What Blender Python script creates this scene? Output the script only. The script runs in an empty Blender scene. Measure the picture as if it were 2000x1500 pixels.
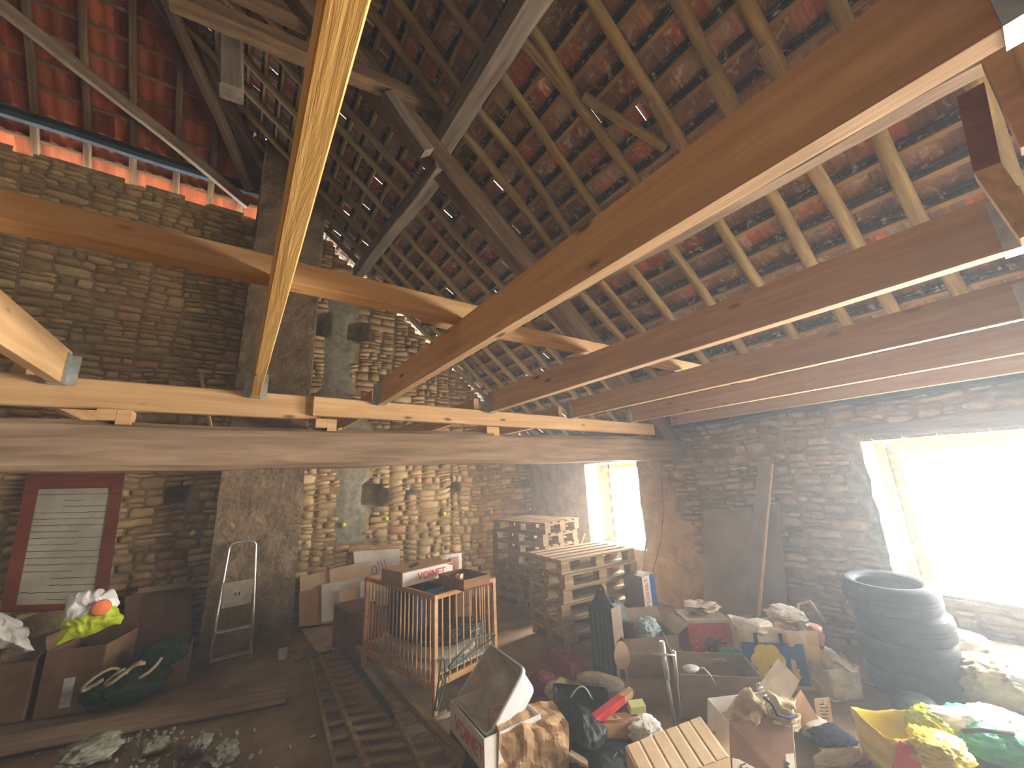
import bpy, math, random
from mathutils import Vector, Matrix, Euler, noise
PI = math.pi
rnd = random.Random(7)
scene = bpy.context.scene
COL = scene.collection

# ------------------------------------------------------------------ camera
EYE = Vector((0.0, 0.0, 1.75))
FPX = 748.0
AX = Vector((0.81766727, -0.57385571, -0.0459332))    # camera right in the barn's axes
UP = Vector((-0.10226441, -0.22330439, 0.96936946))
FW = Vector((0.56653528, 0.78792434, 0.2412737))
cam_d = bpy.data.cameras.new('camera')
cam_d.sensor_width = 36.0
cam_d.lens = FPX / 2000.0 * 36.0
cam_d.clip_start = 0.02
cam = bpy.data.objects.new('camera', cam_d)
COL.objects.link(cam)
mw = Matrix((AX, UP, -FW)).transposed().to_4x4()
mw.translation = EYE
cam.matrix_world = mw
scene.camera = cam

# ------------------------------------------------------------------ colour management, world, lights
scene.view_settings.view_transform = 'Standard'
scene.view_settings.look = 'None'
scene.view_settings.gamma = 1.0
scene.view_settings.use_curve_mapping = False
scene.view_settings.exposure = 0.62
scene.cycles.use_denoising = True
scene.cycles.max_bounces = 8
scene.cycles.diffuse_bounces = 6
scene.cycles.glossy_bounces = 3
scene.cycles.transparent_max_bounces = 6
scene.cycles.volume_bounces = 0
scene.cycles.sample_clamp_indirect = 6.0
scene.cycles.caustics_reflective = False
scene.cycles.caustics_refractive = False

world = bpy.data.worlds.new('daylight')
scene.world = world
world.use_nodes = True
wb = world.node_tree.nodes['Background']
wb.inputs[0].default_value = (0.90, 0.96, 1.0, 1)
wb.inputs[1].default_value = 11.0

def area(name, loc, rot, sx, sy, power, col):
    l = bpy.data.lights.new(name, 'AREA')
    l.shape = 'RECTANGLE'; l.size = sx; l.size_y = sy; l.energy = power; l.color = col
    o = bpy.data.objects.new(name, l); COL.objects.link(o)
    o.location = loc; o.rotation_euler = rot
    return o
# daylight through the right wall's openings; the third, behind the camera, is added fill 
area('window_and_fill_light', (5.95, 0.10, 1.28), (0, math.radians(90), 0), 1.5, 2.1, 430, (1.0, 0.96, 0.90))
area('window_and_fill_light', (5.90, 4.36, 1.28), (0, math.radians(90), 0), 1.35, 1.15, 340, (1.0, 0.93, 0.80))
area('window_and_fill_light', (5.90, -2.55, 1.25), (0, math.radians(90), 0), 1.7, 1.7, 540, (1.0, 0.94, 0.84))
sun_d = bpy.data.lights.new('sun', 'SUN'); sun_d.energy = 9.0; sun_d.angle = math.radians(1.0); sun_d.color = (1.0, 0.93, 0.82)
sun = bpy.data.objects.new('sun', sun_d); COL.objects.link(sun)
sdir = Vector((-1.0, 0.10, -0.95)).normalized()
sun.rotation_euler = sdir.to_track_quat('-Z', 'Y').to_euler()

# ------------------------------------------------------------------ measuring helpers
def ray(px, py):
    return (AX * (px - 1000.0) + UP * (750.0 - py) + FW * FPX).normalized()
def P(px, py, z=0.0):
    d = ray(px, py); return EYE + d * ((z - EYE.z) / d.z)
def PX(px, py, x):
    d = ray(px, py); return EYE + d * (x / d.x)
def PY(px, py, y):
    d = ray(px, py); return EYE + d * (y / d.y)
def PR(px, py, off=-0.1):        # on the right roof slope
    d = ray(px, py); n = Vector((0.832, 0, 1)); c = 2.5 + 5.05 * 0.832 + off
    return EYE + d * ((c - n.dot(EYE)) / n.dot(d))
def PL(px, py, off=-0.2):        # on the left roof slope
    d = ray(px, py); n = Vector((0, 1.07, 1)); c = 6.35 + 6.5 * 1.07 + off
    return EYE + d * ((c - n.dot(EYE)) / n.dot(d))

# ------------------------------------------------------------------ mesh helpers
class G:
    def __init__(s): s.v = []; s.f = []; s.m = []; s.c = []
    def add(s, vs, fs, mat=0, col=None):
        b = len(s.v); s.v += [tuple(p) for p in vs]
        s.f += [tuple(i + b for i in f) for f in fs]; s.m += [mat] * len(fs)
        s.c += [col or (1, 1, 1)] * len(vs)
        return s
    def box(s, c, d, rot=None, mat=0, col=None):
        R = rot if rot is not None else Matrix.Identity(3)
        c = Vector(c); hx, hy, hz = d[0] / 2, d[1] / 2, d[2] / 2
        vs = [c + R @ Vector((x * hx, y * hy, z * hz)) for x in (-1, 1) for y in (-1, 1) for z in (-1, 1)]
        return s.add(vs, [(0, 1, 3, 2), (4, 6, 7, 5), (0, 4, 5, 1), (2, 3, 7, 6), (0, 2, 6, 4), (1, 5, 7, 3)], mat, col)
    def rings(s, rings, cap=True, closed=False, mat=0, col=None):
        n = len(rings[0]); vs = [p for r in rings for p in r]; fs = []
        for i in range(len(rings) - (0 if closed else 1)):
            j = (i + 1) % len(rings)
            for k in range(n):
                l = (k + 1) % n
                fs.append((i * n + k, i * n + l, j * n + l, j * n + k))
        if cap and not closed:
            fs.append(tuple(reversed(range(n)))); fs.append(tuple((len(rings) - 1) * n + k for k in range(n)))
        return s.add(vs, fs, mat, col)
    def tube(s, pts, r, n=8, closed=False, mat=0, flat=1.0):
        pts = [Vector(p) for p in pts]; rs = []; up = None
        for i, p in enumerate(pts):
            a = pts[i - 1] if (i > 0 or closed) else p
            b = pts[(i + 1) % len(pts)] if (i < len(pts) - 1 or closed) else p
            t = (b - a).normalized()
            if up is None: up = t.orthogonal().normalized()
            up = (up - t * up.dot(t)).normalized(); q = t.cross(up)
            rr = r[i] if isinstance(r, (list, tuple)) else r
            rs.append([p + (up * math.cos(2 * PI * k / n) * flat + q * math.sin(2 * PI * k / n)) * rr for k in range(n)])
        return s.rings(rs, closed=closed, mat=mat)
    def lathe(s, prof, n=32, mat=0, closed=False, c=(0, 0, 0)):
        cx, cy, cz = c
        rs = [[(cx + r * math.cos(2 * PI * k / n), cy + r * math.sin(2 * PI * k / n), cz + z) for k in range(n)] for r, z in prof]
        return s.rings(rs, cap=not closed, closed=closed, mat=mat)
    def grid(s, fn, nu, nv, mat=0, closed_u=False, col=None):
        vs = [fn(i / nu, j / nv) for j in range(nv + 1) for i in range(nu + (0 if closed_u else 1))]
        w = nu if closed_u else nu + 1; fs = []
        for j in range(nv):
            for i in range(nu):
                k = (i + 1) % w
                fs.append((j * w + i, j * w + k, (j + 1) * w + k, (j + 1) * w + i))
        return s.add(vs, fs, mat, col)

def setp(o, label=None, cat=None, group=None, kind=None):
    if label: o['label'] = label
    if cat: o['category'] = cat
    if group: o['group'] = group
    if kind: o['kind'] = kind
    return o
def mesh_of(name, g, mats, smooth=False, thick=0):
    me = bpy.data.meshes.new(name); me.from_pydata(g.v, [], g.f)
    if not isinstance(mats, (list, tuple)): mats = [mats]
    for m in mats: me.materials.append(m)
    me.polygons.foreach_set('material_index', g.m)
    if smooth: me.polygons.foreach_set('use_smooth', [True] * len(g.f))
    if any(c != (1, 1, 1) for c in g.c[:1] + g.c[-1:]):
        a = me.color_attributes.new('Col', 'FLOAT_COLOR', 'POINT')
        a.data.foreach_set('color', [x for c in g.c for x in (c[0], c[1], c[2], 1.0)])
    me.update()
    return me
def obj(name, g, mats, parent=None, label=None, cat=None, group=None, kind=None, smooth=False, loc=None, rot=None, solid=0, bevel=0, sub=0):
    o = bpy.data.objects.new(name, mesh_of(name, g, mats, smooth)); COL.objects.link(o)
    if parent: o.parent = parent
    if loc is not None: o.location = loc
    if rot is not None: o.rotation_euler = rot
    if solid: md = o.modifiers.new('s', 'SOLIDIFY'); md.thickness = solid; md.offset = 0
    if sub: md = o.modifiers.new('u', 'SUBSURF'); md.levels = sub; md.render_levels = sub
    if bevel: md = o.modifiers.new('b', 'BEVEL'); md.width = bevel; md.segments = 2; md.limit_method = 'ANGLE'
    return setp(o, label, cat, group, kind)
def thing(name, label, cat, loc=(0, 0, 0), rz=0.0, group=None, rot=None):
    o = bpy.data.objects.new(name, None); COL.objects.link(o); o.empty_display_size = 0.05
    o.location = loc; o.rotation_euler = rot if rot is not None else (0, 0, rz)
    return setp(o, label, cat, group)
def copy_tree(o, parent=None):
    c = o.copy(); COL.objects.link(c); c.parent = parent
    for ch in list(o.children): copy_tree(ch, c)
    return c
def text(body, size, parent, loc, rot, m, name='printed_text', label=None, space=1.0, bold=0.0):
    cu = bpy.data.curves.new(name, 'FONT'); cu.body = body; cu.size = size; cu.extrude = 0.0006
    cu.align_x = 'CENTER'; cu.align_y = 'CENTER'; cu.space_character = space; cu.offset = bold
    cu.materials.append(m)
    tmp = bpy.data.objects.new(name, cu); COL.objects.link(tmp)
    me = bpy.data.meshes.new_from_object(tmp.evaluated_get(bpy.context.evaluated_depsgraph_get()))
    bpy.data.objects.remove(tmp); bpy.data.curves.remove(cu)
    me.materials.clear(); me.materials.append(m)
    o = bpy.data.objects.new(name, me); COL.objects.link(o); o.parent = parent; o.location = loc; o.rotation_euler = rot
    return o
def nz(x, y=0.0, z=0.0): return noise.noise(Vector((x, y, z)))

# ------------------------------------------------------------------ materials
def lin(h):
    h = h.lstrip('#'); c = [int(h[i:i + 2], 16) / 255 for i in (0, 2, 4)]
    return tuple(x / 12.92 if x <= 0.04045 else ((x + 0.055) / 1.055) ** 2.4 for x in c)
def base(name, col=(0.5, 0.5, 0.5), rough=0.8, metal=0.0, spec=0.3):
    m = bpy.data.materials.new(name); m.use_nodes = True
    nt = m.node_tree; b = nt.nodes['Principled BSDF']
    b.inputs['Base Color'].default_value = (*col, 1); b.inputs['Roughness'].default_value = rough
    b.inputs['Metallic'].default_value = metal; b.inputs['Specular IOR Level'].default_value = spec
    return m, nt, b
def N(nt, t, **kw):
    n = nt.nodes.new(t)
    for k, v in kw.items():
        if k in n.inputs: n.inputs[k].default_value = v
        else: setattr(n, k, v)
    return n
def coords(nt, scale=(1, 1, 1), kind='Object'):
    tc = N(nt, 'ShaderNodeTexCoord'); mp = N(nt, 'ShaderNodeMapping'); mp.inputs['Scale'].default_value = scale
    nt.links.new(tc.outputs[kind], mp.inputs[0]); return mp.outputs[0]
def ramp(nt, src, stops):
    r = N(nt, 'ShaderNodeValToRGB'); e = r.color_ramp.elements
    e[0].position, e[0].color = stops[0][0], (*stops[0][1], 1)
    e[1].position, e[1].color = stops[-1][0], (*stops[-1][1], 1)
    for p, c in stops[1:-1]:
        x = e.new(p); x.color = (*c, 1)
    nt.links.new(src, r.inputs[0]); return r.outputs[0]
def mixc(nt, fac, a, b, mode='MIX'):
    m = N(nt, 'ShaderNodeMix', data_type='RGBA', blend_type=mode)
    for sock, val in ((m.inputs[0], fac), (m.inputs[6], a), (m.inputs[7], b)):
        if isinstance(val, (int, float)): sock.default_value = val
        elif isinstance(val, tuple): sock.default_value = (*val, 1)
        else: nt.links.new(val, sock)
    return m.outputs[2]
def bump(nt, b, h, strength=0.3, dist=0.02):
    bp = N(nt, 'ShaderNodeBump'); bp.inputs['Strength'].default_value = strength; bp.inputs['Distance'].default_value = dist
    nt.links.new(h, bp.inputs['Height']); nt.links.new(bp.outputs[0], b.inputs['Normal'])
def simple(name, c1, c2=None, rough=0.8, metal=0.0, scale=6.0, spec=0.3, bs=0.15, bscale=40.0, stretch=(1, 1, 1), lo=0.35, hi=0.65, detail=5.0):
    m, nt, b = base(name, c1, rough, metal, spec)
    v = coords(nt, stretch)
    n = N(nt, 'ShaderNodeTexNoise', Scale=scale, Detail=detail, Roughness=0.6); nt.links.new(v, n.inputs['Vector'])
    if c2: nt.links.new(ramp(nt, n.outputs['Fac'], [(lo, c1), (hi, c2)]), b.inputs['Base Color'])
    if bs:
        n2 = N(nt, 'ShaderNodeTexNoise', Scale=bscale, Detail=7.0, Roughness=0.65, Distortion=0.6 if bs > 0.8 else 0.0); nt.links.new(v, n2.inputs['Vector'])
        bump(nt, b, n2.outputs['Fac'], bs, 0.06 if bs > 0.8 else 0.02)
    return m
def attr_mat(name, rough=0.9, bs=0.5, bscale=30.0, mott=0.5, dark=(0.6, 0.6, 0.6), scale=14.0, light=None, lthr=0.6):
    m, nt, b = base(name, (0.5, 0.5, 0.5), rough, 0, 0.2)
    a = N(nt, 'ShaderNodeVertexColor', layer_name='Col'); v = coords(nt)
    n = N(nt, 'ShaderNodeTexNoise', Scale=scale, Detail=8.0, Roughness=0.65); nt.links.new(v, n.inputs['Vector'])
    c = mixc(nt, mott, a.outputs[0], ramp(nt, n.outputs['Fac'], [(0.3, dark), (0.7, (1.25, 1.2, 1.1))]), 'MULTIPLY')
    if light:
        n3 = N(nt, 'ShaderNodeTexNoise', Scale=11.0, Detail=7.0, Roughness=0.65, Distortion=0.8); nt.links.new(v, n3.inputs['Vector'])
        f = ramp(nt, n3.outputs['Fac'], [(lthr, (0, 0, 0)), (lthr + 0.12, (0.8, 0.8, 0.8))])
        c = mixc(nt, f, c, light)
    nt.links.new(c, b.inputs['Base Color'])
    n2 = N(nt, 'ShaderNodeTexNoise', Scale=bscale, Detail=8.0, Roughness=0.7); nt.links.new(v, n2.inputs['Vector'])
    bump(nt, b, n2.outputs['Fac'], bs, 0.03)
    return m
def wood(name, ca, cb, cc, knots=0.0, rough=0.75, grain=1.0, bs=0.25, hue=0.08):
    m, nt, b = base(name, ca, rough, 0, 0.25)
    tc = N(nt, 'ShaderNodeTexCoord'); oi = N(nt, 'ShaderNodeObjectInfo')
    off = N(nt, 'ShaderNodeVectorMath', operation='MULTIPLY_ADD')
    cmb = N(nt, 'ShaderNodeCombineXYZ')
    for i in range(3): nt.links.new(oi.outputs['Random'], cmb.inputs[i])
    nt.links.new(cmb.outputs[0], off.inputs[0]); off.inputs[1].default_value = (37, 19, 11); nt.links.new(tc.outputs['Object'], off.inputs[2])
    mp = N(nt, 'ShaderNodeMapping'); mp.inputs['Scale'].default_value = (0.9, 14 * grain, 14 * grain); nt.links.new(off.outputs[0], mp.inputs[0])
    n = N(nt, 'ShaderNodeTexNoise', Scale=1.6, Detail=7.0, Roughness=0.62, Distortion=0.4); nt.links.new(mp.outputs[0], n.inputs['Vector'])
    c = ramp(nt, n.outputs['Fac'], [(0.28, ca), (0.5, cb), (0.72, cc)])
    mp2 = N(nt, 'ShaderNodeMapping'); mp2.inputs['Scale'].default_value = (1.2, 3, 3); nt.links.new(off.outputs[0], mp2.inputs[0])
    n2 = N(nt, 'ShaderNodeTexNoise', Scale=1.0, Detail=3.0); nt.links.new(mp2.outputs[0], n2.inputs['Vector'])
    c = mixc(nt, 0.5, c, ramp(nt, n2.outputs['Fac'], [(0.3, (0.72, 0.70, 0.66)), (0.7, (1.15, 1.15, 1.15))]), 'MULTIPLY')
    if knots:
        mp3 = N(nt, 'ShaderNodeMapping'); mp3.inputs['Scale'].default_value = (3.2, 9, 9); nt.links.new(off.outputs[0], mp3.inputs[0])
        vo = N(nt, 'ShaderNodeTexVoronoi', Scale=1.0, Randomness=1.0); nt.links.new(mp3.outputs[0], vo.inputs['Vector'])
        f = ramp(nt, vo.outputs['Distance'], [(0.06 * knots, (1, 1, 1)), (0.16 * knots, (0, 0, 0))])
        c = mixc(nt, f, c, tuple(x * 0.25 for x in ca))
    nt.links.new(c, b.inputs['Base Color'])
    bump(nt, b, n.outputs['Fac'], bs, 0.01)
    return m

M = {}
M['stone'] = attr_mat('limestone', bs=0.45, bscale=26, mott=0.6, dark=(0.55, 0.52, 0.48))
M['mortar'] = simple('earth_mortar', lin('#83704f'), lin('#a58d68'), 0.95, scale=7, bs=0.6, bscale=30)
M['plaster'] = simple('rough_earth_plaster', lin('#ac9070'), lin('#cdb28c'), 0.95, scale=5, bs=1.0, bscale=11)
M['pillar'] = simple('chimney_plaster', lin('#77614a'), lin('#9a8164'), 0.95, scale=4, bs=0.9, bscale=16)
M['cement'] = simple('grey_cement', lin('#7d7768'), lin('#a39b86'), 0.95, scale=12, bs=0.6, bscale=40)
M['reveal'] = simple('lime_reveal', lin('#a0917a'), lin('#c2b59c'), 0.9, scale=14, bs=0.6, bscale=30)
M['blacken'] = simple('sooty_timber', lin('#1c2226'), lin('#2a3236'), 0.9, scale=5, bs=0.4)
M['floor'] = simple('dusty_floor', lin('#705840'), lin('#a08868'), 0.95, scale=2.5, bs=0.4, bscale=14, lo=0.3, hi=0.75)
M['tile'] = attr_mat('clay_tile', rough=0.85, bs=0.25, bscale=40, mott=0.55, dark=(0.5, 0.47, 0.45), scale=10, light=lin('#c9bda6'), lthr=0.54)
M['tile_red'] = attr_mat('red_clay_tile', rough=0.85, bs=0.2, bscale=30, mott=0.4, dark=(0.6, 0.55, 0.5), scale=6)
M['pine'] = wood('new_pine', lin('#af875c'), lin('#c0996a'), lin('#cfaa7e'), knots=1.0)
M['pine_raw'] = wood('rough_sawn_pine', lin('#b88848'), lin('#ca9e5a'), lin('#d8b274'), knots=0.6, bs=0.6)
M['pine_red'] = wood('stained_pine', lin('#5a3026'), lin('#6d3b2e'), lin('#7d4a38'), knots=0)
M['old'] = wood('old_oak', lin('#4f3b28'), lin('#6f563c'), lin('#8f7553'), knots=0, rough=0.9, grain=0.8, bs=0.8)
M['old_grey'] = wood('weathered_oak', lin('#5a4c42'), lin('#7b6c5e'), lin('#988874'), knots=0, rough=0.9, grain=0.8, bs=0.8)
M['tie'] = wood('old_tie_oak', lin('#6e5a46'), lin('#8b735c'), lin('#a58b70'), knots=0, rough=0.9, grain=0.8, bs=0.7)
M['pole'] = wood('rafter_pole', lin('#75603c'), lin('#9f8758'), lin('#c0a874'), knots=0, rough=0.9, grain=0.7, bs=0.8)
M['batten'] = wood('batten', lin('#7c6140'), lin('#9f8055'), lin('#b8986a'), knots=0, rough=0.85)
M['pallet'] = wood('pallet_wood', lin('#8a7152'), lin('#a78c68'), lin('#c0a57e'), knots=0.5, rough=0.9)
M['cot'] = wood('beech', lin('#b58350'), lin('#c79562'), lin('#d6a874'), knots=0, rough=0.5)
M['crate'] = wood('crate_wood', lin('#6b4a30'), lin('#85603f'), lin('#9c7650'), knots=0, rough=0.8)
M['dkwood'] = wood('dark_slat', lin('#75613f'), lin('#94794f'), lin('#b09464'), knots=0, rough=0.8)
M['frame'] = wood('red_brown_frame', lin('#5e2a18'), lin('#6f3420'), lin('#7c3d27'), knots=0, rough=0.5)
M['steel'] = simple('galvanised', lin('#a9b0ae'), lin('#c4cac6'), 0.4, 0.9, scale=20, bs=0)
M['alu'] = simple('aluminium', lin('#c9c4b8'), lin('#dfdbd0'), 0.35, 0.85, scale=20, bs=0)
M['chrome'] = simple('chrome', lin('#b8b8b4'), lin('#d4d4d0'), 0.3, 0.55, scale=8, bs=0)
M['card'] = simple('cardboard', lin('#a37c54'), lin('#b58d62'), 0.9, scale=5, bs=0.1, bscale=18)
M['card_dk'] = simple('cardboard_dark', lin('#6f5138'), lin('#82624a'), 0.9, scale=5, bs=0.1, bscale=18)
M['card_lt'] = simple('cardboard_pale', lin('#cdb08a'), lin('#dcc29c'), 0.9, scale=5, bs=0.12, bscale=14)
M['card_wh'] = simple('cardboard_white', lin('#cfc8bc'), lin('#e4ded4'), 0.85, scale=4, bs=0.1, bscale=16)
M['card_gr'] = simple('cardboard_grey', lin('#877460'), lin('#9a8872'), 0.9, scale=4, bs=0.1, bscale=16)
M['board'] = simple('dusty_board', lin('#857c6a'), lin('#989080'), 0.9, scale=3, bs=0.1)
M['film'] = simple('clear_bluish_film', lin('#8fa3a8'), lin('#b4c4c8'), 0.35, scale=5, bs=0.2)
M['kraft'] = simple('kraft_paper', lin('#a58460'), lin('#bf9c74'), 0.75, scale=6, bs=0.5, bscale=12)
M['rubber'] = simple('tyre_rubber', lin('#17191a'), lin('#26292a'), 0.75, scale=9, bs=0.2, bscale=30, spec=0.4)
M['plastic_wh'] = simple('translucent_plastic', lin('#c6c8c8'), lin('#dcdedd'), 0.35, scale=5, bs=0.05)
M['dirt_in'] = simple('dusty_plastic', lin('#a08c70'), lin('#c9bea8'), 0.6, scale=6, bs=0.1)
M['grey_pl'] = simple('grey_plastic', lin('#5d6a70'), lin('#6f7c82'), 0.6, scale=6, bs=0.1)
M['slate'] = simple('dark_teal_paint', lin('#2c3634'), lin('#3c4844'), 0.6, scale=6, bs=0.1)
M['black'] = simple('black_plastic', lin('#141517'), lin('#212325'), 0.45, scale=6, bs=0.2, bscale=12)
M['navy'] = simple('navy_fabric', lin('#1f2738'), lin('#2d364a'), 0.9, scale=8, bs=0.4)
M['white'] = simple('white_film', lin('#dcdad2'), lin('#f2f1ec'), 0.5, scale=5, bs=0.25, bscale=14)
M['white_cloth'] = simple('off_white_cloth', lin('#b7b2a8'), lin('#d8d4ca'), 0.9, scale=8, bs=0.5, bscale=16)
M['beige'] = simple('beige_cloth', lin('#a39272'), lin('#bfae8e'), 0.9, scale=8, bs=0.6, bscale=16)
M['lime'] = simple('lime_film', lin('#a9b81c'), lin('#cfdb35'), 0.4, scale=6, bs=0.3, bscale=14)
M['orange'] = simple('orange_print', lin('#e5703c'), lin('#ee8450'), 0.6, bs=0)
M['red'] = simple('red_print', lin('#c02a2c'), lin('#d13834'), 0.6, bs=0)
M['red_lt'] = simple('red_text', lin('#cf4a44'), lin('#d85a50'), 0.7, bs=0)
M['maroon'] = simple('maroon', lin('#6a2630'), lin('#7e3038'), 0.7, scale=10, bs=0.2)
M['blue'] = simple('blue_print', lin('#1f4f9a'), lin('#2b61ae'), 0.6, bs=0)
M['teal'] = simple('teal_film', lin('#3f8c94'), lin('#5aa6ac'), 0.45, bs=0.1)
M['teal_dk'] = simple('dark_teal_plastic', lin('#3a5450'), lin('#4c6a64'), 0.4, bs=0)
M['yellow'] = simple('yellow_print', lin('#d8c21e'), lin('#e8d838'), 0.5, scale=4, bs=0.2, bscale=10)
M['green'] = simple('green_film', lin('#2fa070'), lin('#52c08e'), 0.4, scale=5, bs=0.3, bscale=14)
M['dkgreen'] = simple('dark_green', lin('#1d2b20'), lin('#2f4030'), 0.8, scale=8, bs=0.4)
M['brick'] = simple('red_brick', lin('#8a463c'), lin('#a05a4c'), 0.9, scale=20, bs=0.4)
M['ink'] = simple('dark_ink', lin('#3a3632'), lin('#45413c'), 0.8, bs=0)
M['rubble'] = simple('plaster_crumbs', lin('#838170'), lin('#aaa994'), 0.9, scale=10, bs=0.5)
M['pane'] = simple('pale_pane', lin('#9a917c'), lin('#b3aa94'), 0.5, scale=4, bs=0.15)
M['laser'] = simple('laser_dot_colour', lin('#d2f22a'), lin('#d2f22a'), 0.5, bs=0)
M['pink'] = simple('pink_print', lin('#c98f86'), lin('#dcaaa0'), 0.6, scale=6, bs=0.2)
M['soap'] = simple('pale_green_plastic', lin('#b8bf7c'), lin('#ccd192'), 0.35, bs=0)
M['jute'] = simple('dry_reed', lin('#8f7f5c'), lin('#a99872'), 0.9, bs=0.3)
M['web'] = simple('cobweb', lin('#d6d9d6'), lin('#eceeea'), 0.9, bs=0)

# ------------------------------------------------------------------ stone walls
YB, XR = 6.5, 5.05
def leafs(u0, v0, u1, v1, R, out, mw_=(0.16, 0.42), mh=(0.065, 0.15)):
    w, h = u1 - u0, v1 - v0
    W_, H_ = R.uniform(*mw_), R.uniform(*mh)
    if w <= W_ and h <= H_: out.append((u0, v0, u1, v1)); return
    if h > H_ and (h * 2.4 > w or w <= W_):
        t = v0 + h * R.uniform(0.36, 0.64); leafs(u0, v0, u1, t, R, out, mw_, mh); leafs(u0, t, u1, v1, R, out, mw_, mh)
    else:
        t = u0 + w * R.uniform(0.34, 0.66); leafs(u0, v0, t, v1, R, out, mw_, mh); leafs(t, v0, u1, v1, R, out, mw_, mh)
def stones(g, u0, v0, u1, v1, fn, keep, seed, cols, mat=0, relief=0.026, big=1.0):
    R = random.Random(seed); out = []
    u = u0
    while u < u1:
        un = min(u1, u + 1.1); v = v0
        while v < v1:
            vn = min(v1, v + 0.55); leafs(u, v, un, vn, R, out, (0.16 * big, 0.42 * big), (0.065 * big, 0.15 * big)); v = vn
        u = un
    def warp(a, b):
        return a + 0.035 * nz(a * 2.1, b * 2.1, seed) + 0.012 * nz(a * 9, b * 9, seed), b + 0.045 * nz(a * 1.7 + 9, b * 2.3, seed) + 0.012 * nz(a * 8 + 5, b * 8, seed)
    for (a, b, c, d) in out:
        if not keep((a + c) / 2, (b + d) / 2): continue
        j = 0.005 + R.random() * 0.005
        dep = relief * R.uniform(0.55, 1.35); tl = R.uniform(-0.012, 0.012); tu = R.uniform(-0.012, 0.012)
        k = R.choice(cols); f = R.uniform(0.8, 1.18); col = tuple(x * f for x in k)
        ts = (0.0, 0.13, 0.5, 0.87, 1.0); vs = []
        for jj, tv in enumerate(ts):
            for ii, tu_ in enumerate(ts):
                uu = a + j + (c - a - 2 * j) * tu_; vv = b + j + (d - b - 2 * j) * tv
                eu, ev = (ii in (0, 4)), (jj in (0, 4))
                if eu and ev:
                    rr = min(c - a, d - b) * 0.20
                    uu += rr if ii == 0 else -rr; vv += rr * 0.6 if jj == 0 else -rr * 0.6
                uu, vv = warp(uu, vv)
                uu += R.uniform(-0.004, 0.004); vv += R.uniform(-0.004, 0.004)
                if eu or ev: w = -0.012
                else: w = dep + tl * (tu_ - 0.5) * 2 + tu * (tv - 0.5) * 2 + R.uniform(-0.006, 0.006)
                vs.append(fn(uu, vv, w))
        fs = [(q * 5 + p, q * 5 + p + 1, (q + 1) * 5 + p + 1, (q + 1) * 5 + p) for q in range(4) for p in range(4)]
        g.add(vs, fs, mat, col)
def backing(g, u0, v0, u1, v1, step, fn, depth, matf, skip=None):
    nu, nv = round((u1 - u0) / step), round((v1 - v0) / step)
    idx = {}
    vs = []; fs = []; ms = []
    for j in range(nv + 1):
        for i in range(nu + 1):
            u, v = u0 + (u1 - u0) * i / nu, v0 + (v1 - v0) * j / nv
            vs.append(fn(u, v, depth(u, v)))
    b = len(g.v); g.v += [tuple(p) for p in vs]; g.c += [(0.5, 0.5, 0.5)] * len(vs)
    for j in range(nv):
        for i in range(nu):
            u, v = u0 + (u1 - u0) * (i + .5) / nu, v0 + (v1 - v0) * (j + .5) / nv
            if skip and skip(u, v): continue
            a = b + j * (nu + 1) + i
            g.f.append((a, a + 1, a + nu + 2, a + nu + 1)); g.m.append(matf(u, v))
TAN = [tuple(min(1, q * 1.25) for q in c) for c in [lin('#b39a72'), lin('#a58b64'), lin('#bfa67c'), lin('#9c845f'), lin('#b79b73'), lin('#ab9270'), lin('#b08a68')]]
GRY = [tuple(min(1, q * 1.2) for q in c) for c in [lin('#a29682'), lin('#958a76'), lin('#b0a48e'), lin('#8b806c'), lin('#a99878'), lin('#9c8466')]]

def roof_z(x): return 2.5 + 0.832 * (XR - x)
def left_z(y): return 6.35 + 1.07 * (YB - y)
# back wall: niches (u0,v0,u1,v1), grey cement strips
def rectpx(a, b, y=YB):
    p, q = PY(*a, y), PY(*b, y); return (min(p.x, q.x), min(p.z, q.z), max(p.x, q.x), max(p.z, q.z))
NICHE = [rectpx((712, 945), (748, 985)), rectpx((877, 944), (894, 957)), rectpx((1020, 942), (1037, 953)), rectpx((797, 959), (812, 967)),
         rectpx((608, 612), (640, 655)), rectpx((680, 622), (712, 665)), rectpx((786, 670), (800, 682)), rectpx((325, 953), (362, 978)), rectpx((725, 1008), (734, 1020))]
def in_niche(u, v, e=0.0): return any(a - e < u < c + e and b - e < v < d + e for a, b, c, d in NICHE)
CEM = [(PY(638, 600, YB).x, 3.0, PY(697, 600, YB).x, 5.0), (PY(660, 980, YB).x, 0.9, PY(716, 980, YB).x, 3.0)]
def in_cem(u, v): return any(a + 0.04 * nz(v * 3, a) < u < c + 0.05 * nz(v * 4, c) and b < v < d for a, b, c, d in CEM)
def back_top(u): return min(5.93 + 0.05 * nz(u * 3), roof_z(u) - 0.10 + 0.06 * nz(u * 5, 3))
g = G()
fnb = lambda u, v, w: (u, YB - w, v)
def dep_b(u, v):
    if in_niche(u, v): return -0.30
    if in_cem(u, v): return 0.025 + 0.015 * nz(u * 9, v * 9)
    return -0.004 + 0.008 * nz(u * 12, v * 12)
backing(g, -4.5, -0.05, XR + 0.3, 6.1, 0.07, fnb, dep_b, lambda u, v: 2 if in_cem(u, v) else 1, skip=lambda u, v: v > back_top(u))
stones(g, -4.5, 0.0, XR, 6.05, fnb, lambda u, v: v < back_top(u) - 0.03 and not in_niche(u, v, 0.02) and not in_cem(u, v) and not (-0.1 < u < 0.7), 11, TAN, big=1.2)
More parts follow.
